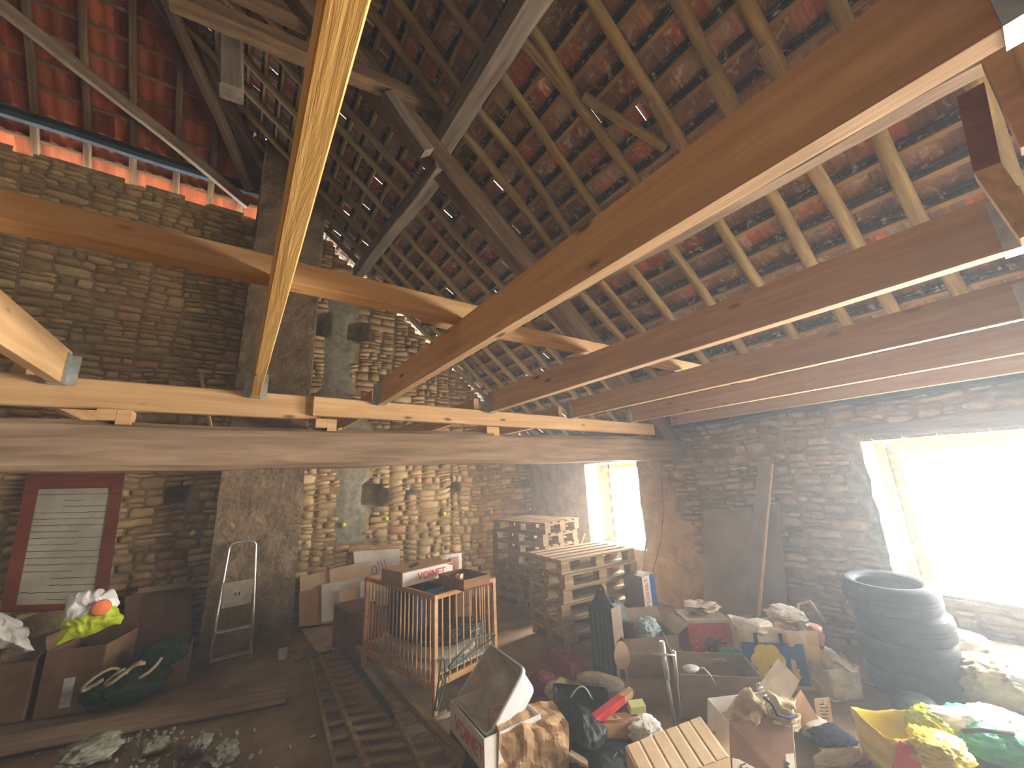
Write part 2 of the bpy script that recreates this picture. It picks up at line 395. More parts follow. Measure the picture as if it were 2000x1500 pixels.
# outer face and top of the wall
def outer(u, v, w): return (u, YB + 0.2 + w, v)
backing(g, -4.5, -0.05, XR + 0.3, 6.1, 0.35, outer, lambda u, v: 0.0, lambda u, v: 1, skip=lambda u, v: v > back_top(u) - (0.4 if u < 0 else 0.2) or in_niche(u, v, 0.25))
obj('wall_back', g, [M['stone'], M['mortar'], M['cement']], kind='structure', smooth=True)

# yellow-green discs imitating laser dots on the back wall
for i, (px, py) in enumerate([(672, 1025), (755, 1013), (868, 1003), (959, 1000), (1036, 994), (377, 1041)]):
    p = PY(px, py, YB - 0.055); gg = G(); gg.lathe([(0.001, 0.012), (0.030, 0.010), (0.034, 0.0), (0.001, -0.002)], 12)
    where = ['nearest the chimney stack', 'right of the grey cement strip', 'in the middle of the lit wall', 'left of the tall pallet stack', 'above the tall pallet stack near the corner', 'in the shadow left of the chimney stack'][i]
    obj('laser_dot', gg, M['laser'], label='small yellow-green disc standing for a laser dot on the stone wall, ' + where, cat='imitated laser dot', group='imitated laser dots in a level row', loc=p, rot=(PI / 2, 0, 0), smooth=True)

# right wall with two openings and an invented third, unseen, letting in fill light
WIN = [(-0.95, 0.60, 1.14, 1.97), (3.80, 0.64, 4.92, 1.94), (-3.40, 0.40, -1.70, 2.10)]
def in_win(u, v, e=0.0): return any(a - e < u < c + e and b - e < v < d + e for a, b, c, d in WIN)
def plast(u, v):
    return u > 3.30 + (v - 1.6) * 0.38 + 0.16 * nz(v * 3.5, 7.7) or (1.10 < u < 1.26 + 0.25 * nz(v * 2.2, 3.1) and v < 2.1)
g = G()
fnr = lambda u, v, w: (XR - w, u, v)
def dep_r(u, v):
    if plast(u, v): return 0.028 + 0.03 * nz(u * 2.6, v * 2.6) + 0.018 * nz(u * 9, v * 9) + 0.008 * nz(u * 24, v * 24)
    return -0.003 + 0.006 * nz(u * 12, v * 12)
def top_r(u): return 2.40
backing(g, -4.0, -0.05, YB + 0.02, 2.60, 0.05, fnr, dep_r, lambda u, v: (3 if u > 2.5 else 2) if plast(u, v) else 1, skip=lambda u, v: in_win(u, v))
stones(g, -1.5, 0.0, YB, 2.38, fnr, lambda u, v: not in_win(u, v, 0.06) and not plast(u, v) and not (v > 1.97 and 0.9 - 2.2 < u < 1.35 and v < 2.12), 23, GRY, big=1.05)
for (a, b, c, d) in WIN:
    gy = [(c, b, d, 1), (a, b, d, -1)]
    for (yy, zb, zt, sgn) in gy:
        g.grid(lambda s, t, yy=yy, zb=zb, zt=zt, sgn=sgn: (XR - 0.03 + 0.63 * s, yy + sgn * (0.02 * nz(s * 5, t * 9) + 0.04 * s) , zb + (zt - zb) * t), 10, 18, 4)
    g.grid(lambda s, t: (XR - 0.03 + 0.63 * s, a + (c - a) * t, b + 0.02 * nz(s * 5, t * 9)), 8, 16, 4)
    g.grid(lambda s, t: (XR - 0.03 + 0.63 * s, a + (c - a) * t, d + 0.01), 4, 8, 1)
# outer skin
backing(g, -4.0, -0.05, YB + 0.2, 2.60, 0.1, lambda u, v, w: (XR + 0.6, u, v), lambda u, v: 0, lambda u, v: 1, skip=lambda u, v: in_win(u, v, 0.02))
obj('wall_right', g, [M['stone'], M['mortar'], M['cement'], M['plaster'], M['reveal']], kind='structure', smooth=True)

# unseen sides of the barn that close it
g = G()
g.grid(lambda s, t: (-4.5, -4.0 + 11.2 * s, -0.05 + 10.6 * t), 12, 12)
M['dark_wall'] = simple('dark_old_wall', lin('#4a3d30'), lin('#655442'), 0.95, scale=4, bs=0.8, bscale=16)
obj('wall_left', g, M['dark_wall'], kind='structure')
g = G()
g.box((0.28, -4.05, 5.2), (9.5, 0.1, 10.6))
obj('wall_front', g, M['dark_wall'], kind='structure')
g = G()
g.grid(lambda s, t: (-4.5 + 10.2 * s, -4.0 + 10.7 * t, 0.012 * nz(s * 14, t * 14) - 0.012), 70, 70)
obj('floor', g, M['floor'], kind='structure', smooth=True)

# ------------------------------------------------------------------ chimney stack
g = G()
x0, x1, yf = -0.13, 0.73, 5.70
def chim(s, t):
    z = 7.2 * t; u = s * 4
    if u < 1: x, y = x0, YB - (YB - yf) * u
    elif u < 3: x, y = x0 + (x1 - x0) * (u - 1) / 2, yf
    else: x, y = x1, yf + (YB - yf) * (u - 3)
    tap = 0.02 * (z > 2.3)
    d = 0.014 * nz(x * 6, y * 6, z * 6) + 0.009 * nz(x * 17, y * 17, z * 17)
    if 1 <= u <= 3: x += 0.012 * nz(z * 2, 3) * (1 if u > 2 else -1) - (tap if u > 2.9 else -tap if u < 1.1 else 0)
    return (x, y + (d if 1 <= u <= 3 else 0), z)
g.grid(chim, 64, 300)
obj('chimney_stack', g, M['pillar'], label='tall square plastered chimney stack standing against the back wall', cat='chimney', smooth=False)

# ------------------------------------------------------------------ roof
ang_r = math.atan(0.832); ang_l = math.atan(1.07)
def y_hip(x): return YB - (roof_z(x) - 6.35) / 1.07
Sx = Vector((math.cos(ang_r), 0, -math.sin(ang_r))); Nr = Vector((math.sin(ang_r), 0, math.cos(ang_r)))
g = G(); R = random.Random(5)
TC = [tuple(q * 1.25 for q in lin(h)) for h in ('#93705c', '#876a5a', '#9a7660', '#8d6b58', '#a08a78', '#a8664a', '#96745e', '#7f6455')]
pitch, tw = 0.24, 0.20
rows = []
ncol = int(12.0 / tw)
base_p = Vector((XR + 0.45, 0, roof_z(XR + 0.45)))
for r in range(50):
    top = base_p - Sx * (pitch * (r + 1)); bot = base_p - Sx * (pitch * r)
    rows.append(top)
    if top.x < -4.6: break
    for c in range(-18, ncol - 18):
        y = c * tw + (0.11 if r % 2 else 0) + R.uniform(-.006, .006)
        if y > YB + 0.22 or (y > y_hip(top.x) + 0.15): continue
        k = R.choice(TC); f = R.uniform(0.75, 1.2); col = tuple(q * f for q in k)
        dz = R.uniform(-0.004, 0.006)
        prof = [(0, 0.0), (0.02, 0.012), (0.06, 0.012), (0.075, 0.0), (0.11, 0.0), (0.125, 0.01), (0.155, 0.01), (0.17, 0.0), (0.209, 0.001)]
        vs = []
        LS = [(-0.050, -0.002), (-0.040, -0.016), (-0.028, -0.016), (-0.020, 0.0), (-0.010, -0.014), (0.004, -0.014), (0.010, 0.0), (0.15, 0.0), (0.285, 0.0)]
        for q, (l, h) in enumerate(LS):
            for (yy, hh) in prof:
                p = top + Sx * l + Nr * ((hh if q > 5 else 0) + h + 0.006 + 0.046 * max(0, l) / 0.285 + dz); vs.append((p.x, y + yy, p.z))
        for (yy, hh) in prof:
            p = top + Sx * 0.285 + Nr * (-0.006); vs.append((p.x, y + yy, p.z))
        n = len(prof); fs = [(q * n + i, q * n + i + 1, (q + 1) * n + i + 1, (q + 1) * n + i) for q in range(9) for i in range(n - 1)]
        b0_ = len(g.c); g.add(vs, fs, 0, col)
        for i in range(b0_, b0_ + 6 * n): g.c[i] = (0.045, 0.032, 0.030)     # head ridges coloured near black
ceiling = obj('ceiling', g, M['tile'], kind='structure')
# battens of the right slope
for r, top in enumerate(rows):
    if top.x > XR + 0.2 or top.x < -3.6: continue
    y1 = min(YB + 0.15, y_hip(top.x)); gg = G()
    n = 14; L = y1 + 1.6
    for i in range(n):
        pass
    rr = [[(-1.6 + L * i / n, dy, dz2 + 0.008 * nz(i * 0.8, r)) for dy, dz2 in ((-0.018, -0.026), (0.018, -0.026), (0.018, 0), (-0.018, 0))] for i in range(n + 1)]
    gg.rings(rr)
    o = obj('batten', gg, M['batten'], parent=ceiling)
    c = top + Sx * 0.034 + Nr * 0.004
    mt = Matrix(((0, Sx.x, Nr.x, c.x), (1, Sx.y, Nr.y, 0), (0, Sx.z, Nr.z, c.z), (0, 0, 0, 1)))
    o.matrix_world = mt
# left slope: wavy red tiles
Sl = Vector((0, math.cos(ang_l), -math.sin(ang_l))); Nl = Vector((0, math.sin(ang_l), math.cos(ang_l)))
g = G(); bl = Vector((0, YB + 0.31, left_z(YB + 0.31)))
RC = [lin('#9a5030'), lin('#86462c'), lin('#a85a38'), lin('#905034')]
lrows = []
for r in range(26):
    top = bl - Sl * (0.30 * (r + 1)); lrows.append(top)
    for c in range(-16, 6):
        x = c * 0.30
        zt = top.z
        if x > 1.3: continue
        if top.y < y_hip(x) - 0.15: continue
        k = R.choice(RC); f = R.uniform(0.75, 1.25); col = tuple(q * f for q in k); vs = []
        n = 9
        for l, h in ((0, 0.0), (0.2, 0.032), (0.35, 0.056), (0.35, 0.012)):
            for i in range(n):
                a = i / (n - 1); p = top + Sl * l + Nl * (h + 0.018 * math.sin(a * 4 * PI) + 0.01)
                vs.append((x + 0.30 * a, p.y, p.z))
        fs = [(q * n + i, q * n + i + 1, (q + 1) * n + i + 1, (q + 1) * n + i) for q in range(3) for i in range(n - 1)]
        g.add(vs, fs, 0, col)
ceil2 = obj('ceiling', g, M['tile_red'], kind='structure', smooth=True)
for r, top in enumerate(lrows):
    gg = G(); x1b = min(1.2, XR - (left_z(top.y) - 2.5) / 0.832)
    if x1b < -3.6: break
    gg.box(((-4.4 + x1b) / 2, 0, -0.014), (x1b + 4.4, 0.04, 0.028))
    o = obj('batten', gg, M['old'], parent=ceil2)
    c = top + Sl * 0.03
    o.matrix_world = Matrix(((1, 0, 0, 0), (0, Sl.y, Nl.y, c.y), (0, Sl.z, Nl.z, c.z), (0, 0, 0, 1)))

# ------------------------------------------------------------------ timbers
def beam(name, p0, p1, w, h, mat, label=None, cat='beam', group=None, wob=0.0, chamf=0.006, round_=False, seed=0, kind=None, parent=None, roll=0.0, taper=0.0, up=(0, 0, 1)):
    p0, p1 = Vector(p0), Vector(p1); d = p1 - p0; L = d.length; t = d.normalized(); u = Vector(up)
    s = u.cross(t).normalized(); z = t.cross(s); g = G(); n = max(2, int(L / 0.12)) if wob else 1
    rs = []
    if round_: sec = [(math.cos(2 * PI * k / 9), math.sin(2 * PI * k / 9)) for k in range(9)]; sec = [(a * w / 2, b * h / 2) for a, b in sec]
    else:
        c = chamf; a, b = w / 2, h / 2
        sec = [(-a + c, -b), (a - c, -b), (a, -b + c), (a, b - c), (a - c, b), (-a + c, b), (-a, b - c), (-a, -b + c)]
    for i in range(n + 1):
        x = L * i / n; oy = wob * nz(x * 0.9, seed, 1.3); oz = wob * nz(x * 0.9, seed, 7.9)
        ring = []
        sc = 1 - taper * i / n
        for q, (a, b) in enumerate(sec):
            e = 1 + (wob * 3.2 * nz(x * 2.2, q * 1.7, seed) if wob else 0)
            ring.append((x, a * e * sc + oy, b * e * sc + oz))
        rs.append(ring)
    g.rings(rs)
    o = obj(name, g, mat, parent=parent, label=label, cat=cat, group=group, kind=kind, smooth=bool(wob) and round_)
    o.matrix_world = Matrix(((t.x, s.x, z.x, p0.x), (t.y, s.y, z.y, p0.y), (t.z, s.z, z.z, p0.z), (0, 0, 0, 1)))
    if roll: o.matrix_world = o.matrix_world @ Matrix.Rotation(roll, 4, 'X')
    return o

def adopt(o, t):
    m = o.matrix_world.copy(); o.parent = t; o.matrix_basis = Matrix.Translation(-Vector(t.location)) @ m
# massive old tie beam
beam('tie_beam', (-4.4, 3.14, 2.02), (5.04, 3.12, 2.045), 0.30, 0.27, M['tie'], 'massive old hewn oak tie beam running the width of the room at eye height', wob=0.028, chamf=0.03, seed=4)
# new pine ledger, two lengths lapped
beam('ledger_board', (-4.3, 3.03, 2.325), (0.43, 3.03, 2.31), 0.06, 0.165, M['pine'], 'long new pine ledger left of the lap joint, carrying the left joists')
beam('ledger_board', (0.40, 2.975, 2.315), (4.33, 2.975, 2.285), 0.055, 0.135, M['pine'], 'knotty new pine ledger right of the lap joint, carrying the right joists')
beam('ledger_board', (0.37, 3.04, 2.345), (4.30, 3.04, 2.315), 0.05, 0.11, M['pine'], 'thin pine board behind the knotty ledger, its top edge showing')
# packing blocks
for (px, py, nm) in [(228, 810, 'two stacked brown pine packing blocks between tie beam and left ledger'), (637, 827, 'pair of pine packing blocks under the ledger lap joint'), (960, 840, 'single small pine packing block under the knotty ledger')]:
    p = PY(px, py, 3.0); gg = G()
    gg.box((-0.035, 0, 0.03), (0.075, 0.14, 0.062)); gg.box((0.035, 0.0, 0.02), (0.06, 0.12, 0.082))
    obj('packing_block', gg, M['pine'], label=nm, cat='wood block', loc=(p.x, 3.03, 2.166))
# joists with steel hangers
def hanger(x, w, z0, z1, yface, sgn, parent):
    g = G(); t = 0.003
    for s in (-1, 1):
        g.box((x + s * (w / 2 + t), yface + sgn * 0.035, (z0 + z1) / 2 - 0.01), (t, 0.07, (z1 - z0) * 0.9))
        g.box((x + s * (w / 2 + 0.02), yface + sgn * 0.002, (z0 + z1) / 2 - 0.01), (0.038, t, (z1 - z0) * 0.9))
    g.box((x, yface + sgn * 0.035, z0 - t), (w + 0.01, 0.07, t))
    return g
JX = [(-0.82, 'pale new pine joist at far left, bright on its right side'), (0.055, 'new pine joist passing almost overhead, its rough underside glowing yellow'),
      (0.862, 'wide new pine joist left of the kinked old purlin, the largest in view'), (1.86, 'second pine joist right of the overhead one, white steel hanger at its near end'),
      (2.87, 'third pine joist toward the window wall, crossing above the windows'), (3.84, 'fourth pine joist toward the window wall, seen edge on'),
      (4.72, 'last pine joist hard by the window wall')]
for i, (x, lab) in enumerate(JX):
    w = 0.05 if i != 3 else 0.06
    y0 = -0.10; z0, z1 = 2.35, 2.535
    if i < 2: y0 = -3.4
    if i == 2: y0 = -0.135
    p0, p1 = (x, y0, (z0 + z1) / 2), (x, 2.935 if i > 1 else 2.99, (z0 + z1) / 2)
    t = thing('floor_joist', lab, 'joist', (x, p1[1], z0))
    b = beam('board', p0, p1, w, z1 - z0, M['pine_raw'] if i == 1 else M['pine'], chamf=0.003, parent=None, cat=None)
    adopt(b, t)
    if i < 6:
        h = obj('joist_hanger', hanger(x, w, z0, z1, p1[1] + 0.005, -1, t), M['steel'], parent=t, loc=-Vector(t.location))
    if i > 1:
        h = obj('joist_hanger', hanger(x, w, z0, z1, y0 + 0.0 if i != 2 else y0 - 0.01, 1 if i != 2 else 0.7, t), M['steel'], parent=t, loc=-Vector(t.location))
# joists beyond the ledger
for i, (x, lab) in enumerate([(-1.0, 'short pale pine joist slanting behind the left ledger'), (0.862, 'pine joist behind the ledger, first right of the chimney stack'), (1.80, 'pine joist behind the ledger, second right of the chimney stack'), (2.87, 'pine joist behind the ledger, third right of the chimney stack')]):
    beam('rear_joist', (x, 3.10, 2.42), (x, YB - 0.02, 2.42), 0.05, 0.18, M['pine'], lab, 'joist')
beam('slat', PY(392, 730, 4.4), PY(412, 838, 4.2), 0.02, 0.035, M['pine'], 'thin pine slat leaning upright behind the left ledger', 'slat')
beam('slat', PY(650, 845, 4.0), PY(705, 815, 4.6), 0.02, 0.025, M['pine'], 'thin pale stick slanting under the ledger right of the lap joint', 'slat')
# boards lying on the joists
beam('cross_board', (-3.0, 1.66, 2.585), (0.96, 1.62, 2.585), 0.09, 0.098, M['pine'], 'orange pine plank lying across the left joists', 'plank')
beam('cross_board', (0.72, 1.76, 2.60), (4.05, 1.60, 2.58), 0.085, 0.075, M['pine'], 'pale yellow pine plank lying across the joists right of the wide one', 'plank')
# near ledger and stained offcut beside the camera
beam('ledger_board', (0.2, -0.15, 2.44), (4.9, -0.15, 2.44), 0.06, 0.2, M['pine'], 'pine ledger at upper right edge holding the near ends of the joists')
beam('joist_stub', (1.27, -0.088, 2.485), (1.27, -1.2, 2.485), 0.05, 0.245, M['pine'], 'brown pine joist stub at the upper right edge, beside the dark red offcut')
oc = thing('offcut', 'dark red stained pine offcut at upper right, its lower half pale sawn grain', 'offcut', (1.25, -0.05, 2.36))
for nm, q4, m in (('stained_half', ((1901, 336), (1955, 317), (1922, 160), (1868, 190)), M['pine_red']), ('sawn_half', ((1992, 466), (2040, 440), (1955, 317), (1901, 336)), M['pallet'])):
    v4 = [PX(*p, 1.25) - Vector((1.25, -0.05, 2.36)) for p in q4]; g = G(); e = Vector((0.05, 0, 0))
    g.add(v4 + [v + e for v in v4], [(0, 1, 2, 3), (7, 6, 5, 4), (0, 4, 5, 1), (1, 5, 6, 2), (2, 6, 7, 3), (3, 7, 4, 0)]); obj(nm, g, m, parent=oc)
# principal rafter, purlins, collar
beam('principal_rafter', (4.90, 3.10, 2.14), (0.70, 3.10, 5.60), 0.24, 0.24, M['old'], 'thick old oak principal rafter rising from the right end of the tie beam', wob=0.03, chamf=0.03, seed=2)
beam('principal_rafter', (0.70, 3.10, 5.60), (-1.3, 3.10, 7.22), 0.2, 0.2, M['old'], 'upper length of the old principal rafter above the collar beam', wob=0.03, chamf=0.03, seed=3)
a, b_ = PY(758, 186, 2.92), PY(835, 300, 2.92)
beam('strut', a, b_, 0.11, 0.13, M['old_grey'], 'grey weathered oak stub fixed beside the principal rafter', wob=0.02, chamf=0.01, seed=6)
beam('purlin', (1.50, -2.0, 5.22), (1.42, 3.25, 5.24), 0.22, 0.2, M['old_grey'], 'thick weathered purlin overhead, grey on its left face, ending on the principal rafter', wob=0.035, chamf=0.04, seed=8)
beam('purlin', (1.42, 3.0, 4.95), (1.40, YB - 0.1, 5.38), 0.17, 0.2, M['old_grey'], 'dark squared purlin running from the principal rafter to the gable wall', wob=0.02, chamf=0.02, seed=9)
beam('purlin', (3.14, -2.0, 3.86), (3.02, 3.2, 3.95), 0.22, 0.22, M['tie'], 'crooked pale lower purlin behind the wide pine joist', wob=0.06, chamf=0.05, seed=13)
beam('collar_beam', PY(330, -8, 2.95), PY(868, 222, 2.95), 0.14, 0.14, M['old'], 'long old collar beam crossing overhead to the principal rafter', wob=0.02, chamf=0.015, seed=14)
beam('collar_beam', PY(350, -70, 3.25), PY(860, 165, 3.25), 0.14, 0.16, M['old'], 'second collar beam just above and behind the first', wob=0.02, chamf=0.015, seed=15)
beam('post', PY(450, 40, 3.4), PY(453, 182, 3.4), 0.17, 0.17, M['old_grey'], 'short hanging oak post under the collar beam, cut off at its foot', wob=0.01, chamf=0.015, seed=16)
beam('wall_plate', (XR - 0.06, -2.5, 2.40), (XR - 0.02, 6.45, 2.42), 0.16, 0.17, M['blacken'], 'dark sooty wall plate on top of the window wall', wob=0.02, chamf=0.02, seed=17)
# left roof timbers
beam('eave_purlin', (-4.4, 6.36, 6.30), (-0.10, 6.40, 6.33), 0.15, 0.13, M['blacken'], 'dark sooty eave purlin under the red tiles', wob=0.02, chamf=0.04, seed=18)
p = PL(488, 398, -0.30)
beam('brace', PL(-60, -40, -0.35), (p.x, p.y, p.z), 0.15, 0.15, M['tie'], 'long crooked brace crossing under the red tiles to the chimney stack', wob=0.03, chamf=0.04, seed=19)
beam('brace', PL(318, -20, -0.45), PL(488, 372, -0.32), 0.14, 0.14, M['tie'], 'steeper brace under the red tiles meeting the long one at the chimney stack', wob=0.03, chamf=0.04, seed=20)
beam('brace', PL(360, 0, -0.3), PL(492, 330, -0.15), 0.12, 0.12, M['old'], 'dark brace behind the steeper brace under the red tiles', wob=0.03, chamf=0.04, seed=21)
# hip rafter
beam('hip_rafter', (0.3, y_hip(0.3), roof_z(0.3) - 0.2), (-3.4, y_hip(-3.4), roof_z(-3.4) - 0.2), 0.12, 0.16, M['old'], 'dark hip rafter where the red tiles meet the brown slope', wob=0.02, chamf=0.02, seed=22)
# lintels
beam('lintel', (XR + 0.12, -1.15, 2.05), (XR + 0.12, 1.40, 2.05), 0.30, 0.15, M['old_grey'], 'old oak lintel over the big window opening', wob=0.015, chamf=0.02, seed=24)
beam('lintel', (XR + 0.14, 3.6, 2.02), (XR + 0.14, 5.10, 2.02), 0.30, 0.13, M['old'], 'oak lintel over the small window opening', wob=0.015, chamf=0.02, seed=25)
ORD = ['first', 'second', 'third', 'fourth', 'fifth', 'sixth', 'seventh', 'eighth', 'ninth', 'tenth', 'eleventh', 'twelfth', 'thirteenth', 'fourteenth', 'fifteenth', 'sixteenth', 'seventeenth', 'eighteenth', 'nineteenth', 'twentieth', 'twenty-first', 'twenty-second']
RY = [6.3, 5.95, 5.58, 5.2, 4.78, 4.3, 3.95, 3.58, 3.2, 2.85, 2.52, 2.13, 1.74, 1.26, 0.86, 0.52, 0.17, -0.2, -0.6, -1.0]
for i, y in enumerate(RY):
    offz = -0.085
    xe = 5.0; xm = 3.32; xt = max(-3.4, XR - ((6.35 + 1.07 * (YB - y)) - 2.5) / 0.832) if y > 2.6 else -3.4
    y2 = y + rnd.uniform(-.05, .05); y3 = y + rnd.uniform(-.06, .06)
    if i < 18:
        beam('rafter_pole', (xm - 0.20, y2 + 0.07, roof_z(xm - 0.20) + offz - 0.03), (xe, y, roof_z(xe) + offz), 0.095, 0.09, M['pole'],
             'rough rafter pole of the lower roof slope, %s from the gable wall' % ORD[i], 'rafter', 'lower rafter poles', wob=0.028, round_=True, seed=30 + i)
    beam('rafter_pole', (xt, y3, roof_z(xt) + offz), (xm - 0.1, y2, roof_z(xm - 0.1) + offz), 0.09, 0.09, M['pole'],
         'rough rafter pole of the upper roof slope, %s from the gable wall' % ORD[i], 'rafter', 'upper rafter poles', wob=0.034, round_=True, seed=60 + i)
for i, ((ax, ay), (bx, by), lab) in enumerate([((1140, 190), (1300, 290), ''), ((1275, 195), (1325, 290), 'second'), ((1490, 90), (1525, 160), 'third'), ((1385, 150), (1425, 225), 'f'), ((1000, 55), (1150, 235), 'g')]):
    lab = ['split rafter pole lying beside a sound one, overhead', 'short broken rafter end just above the wide joist, near its middle', 'short rafter stub just above the wide joist, farthest right', 'short rafter stub just above the wide joist, between two longer poles', 'doubled rafter pole beside the overhead purlin'][i]
    beam('rafter_stub', PR(ax, ay, -0.12), PR(bx, by, -0.12), 0.075, 0.07, M['pole'], lab, 'rafter', wob=0.02, chamf=0.02, seed=90 + i)
for i, x in enumerate([-3.4, -2.95, -2.5, -2.05, -1.6, -1.15, -0.75, -0.38]):
    yt = max(y_hip(x), 3.2)
    beam('rafter_pole', (x, YB + 0.27, left_z(YB + 0.27) - 0.05), (x + rnd.uniform(-.05, .05), yt, left_z(yt) - 0.05), 0.075, 0.07, M['old'],
         'rafter under the red tiles, %s from the left edge' % ORD[i], 'rafter', 'rafters under the red tiles', wob=0.02, chamf=0.015, seed=110 + i)
beam('drain_pipe', PY(716, 452, 6.42), PY(702, 500, 6.42), 0.05, 0.05, M['steel'], 'short pale metal pipe end beside the dark purlin at the gable', 'pipe', round_=True)

#OBJECTS
# scatter volume filling the room, added mainly to imitate lens glare
mh = bpy.data.materials.new('glare_veil'); mh.use_nodes = True; nt = mh.node_tree; nt.nodes.clear()
vs_ = nt.nodes.new('ShaderNodeVolumeScatter'); vs_.inputs['Density'].default_value = 0.02; vs_.inputs['Anisotropy'].default_value = 0.45; vs_.inputs['Color'].default_value = (0.86, 0.94, 1.0, 1)
mo = nt.nodes.new('ShaderNodeOutputMaterial'); nt.links.new(vs_.outputs[0], mo.inputs['Volume'])
g = G(); g.box((0.5, 1.4, 2.6), (9.0, 10.0, 5.2)); obj('glare_haze', g, mh, kind='stuff')

# ------------------------------------------------------------------ builders for the stored things
def frame_from(A, B):
    d = B - A; return math.atan2(d.y, d.x), Vector((d.x, d.y, 0)).length
def carton_shell(w, d, h, t=0.006, sag=0.0):
    g = G()
    g.box((w / 2, d / 2, t / 2), (w, d, t))
    g.box((w / 2, t / 2, h / 2), (w, t, h)); g.box((w / 2, d - t / 2, h / 2), (w, t, h))
    g.box((t / 2, d / 2, h / 2), (t, d - 2 * t, h)); g.box((w - t / 2, d / 2, h / 2), (t, d - 2 * t, h))
    return g
def carton(label, A, rz, w, d, h, mat, flaps=None, name='cardboard_box', cat='cardboard box', tilt=(0, 0), group=None, closed=False, tape=None, inner=None):
    """A = lower front left corner; local x along the front, y to the back. flaps: dict side -> (angle from vertical outward, length)."""
    t = thing(name, label, cat, A, rot=Euler((tilt[0], tilt[1], rz), 'XYZ'), group=group)
    obj('box_body', carton_shell(w, d, h), mat, parent=t)
    for side, (an, ln) in (flaps or {}).items():
        a = math.radians(an); L = ln; g = G(); n = 5
        wd = w if side in 'fb' else d
        def fl(s, q):
            bend = 0.06 * L * math.sin(q * PI) * (1 if side in 'fl' else -1)
            r = L * q; x = wd * (0.012 + 0.976 * s); out = math.sin(a) * r + math.cos(a) * bend; up = math.cos(a) * r - math.sin(a) * bend
            zz = h + up + 0.003
            if side == 'f': return (x, -out, zz)
            if side == 'b': return (x, d + out, zz)
            if side == 'l': return (-out, x, zz)
            return (w + out, x, zz)
        g.grid(fl, 2, n); obj('flap', g, mat, parent=t, solid=0.005)
    if closed:
        for k, (xx, lab) in enumerate(((w * 0.0, 1), (w, -1))):
            pass
        g = G(); g.box((w / 2, d * 0.25, h + 0.003), (w, d * 0.496, 0.005)); obj('flap', g, mat, parent=t)
        g = G(); g.box((w / 2, d * 0.75, h + 0.003), (w, d * 0.496, 0.005)); obj('flap', g, mat, parent=t)
        if tape: g = G(); g.box((w / 2, d / 2, h + 0.0065), (w, 0.05, 0.001)); obj('tape', g, tape, parent=t)
    return t
def crumple(dims, seed, amp=0.18, nu=64, nv=40, flat=0.12, fold=1.0, top_pinch=0.0):
    a, b, c = dims; g = G()
    def fn(s, t):
        th = 2 * PI * s; ph = -PI / 2 + PI * t
        x, y, z = math.cos(ph) * math.cos(th), math.cos(ph) * math.sin(th), math.sin(ph)
        e = lambda q, p: math.copysign(abs(q) ** p, q)
        x, y, z = e(x, 0.75), e(y, 0.75), e(z, 0.8)
        q = Vector((x * 1.6 + seed * 3.1, y * 1.6, z * 1.6))
        n1 = noise.noise(q); n2 = 1 - 2 * abs(noise.noise(q * 2.3)); n3 = 1 - 2 * abs(noise.noise(q * 5.2)); n4 = 1 - 2 * abs(noise.noise(q * 10.5))
        r = 1 + amp * (n1 * 1.0 + fold * 0.55 * n2 + fold * 0.34 * n3 + fold * 0.16 * n4 - 0.4)
        pz = (z + 1) / 2
        if top_pinch: k = 1 - top_pinch * max(0, pz - 0.55) / 0.45; x *= k; y *= k
        return (a / 2 * x * r, b / 2 * y * r, max(0.002 + 0.01 * abs(n3), c * (flat + (1 - flat) * pz) * (0.85 + 0.15 * r) - c * flat))
    g.grid(fn, nu, nv, closed_u=True)
    return g
def heap(name, label, cat, loc, dims, mat, seed, rz=0.0, amp=0.2, pinch=0.0, group=None, fold=1.0, rot=None):
    return obj(name, crumple(dims, seed, amp, top_pinch=pinch, fold=fold), mat, label=label, cat=cat, group=group, loc=loc, rot=rot or (0, 0, rz), smooth=True)
def sheet(fn, nu=10, nv=10):
    g = G(); g.grid(fn, nu, nv); return g
def panel(name, label, cat, A, B, C, D, th, mat, wob=0.0, seed=0, group=None, parent=None):
    """flat board from its four corners (A bottom left, B bottom right, C top right, D top left)"""
    A, B, C, D = map(Vector, (A, B, C, D)); n = (B - A).cross(D - A).normalized()
    def fn(s, t):
        p = (A * (1 - s) + B * s) * (1 - t) + (D * (1 - s) + C * s) * t
        return p + n * (wob * nz(s * 2.5 + seed, t * 2.5, seed))
    nn = 10 if wob else 1
    return obj(name, sheet(fn, nn, nn), mat, label=label, cat=cat, group=group, solid=th, parent=parent)

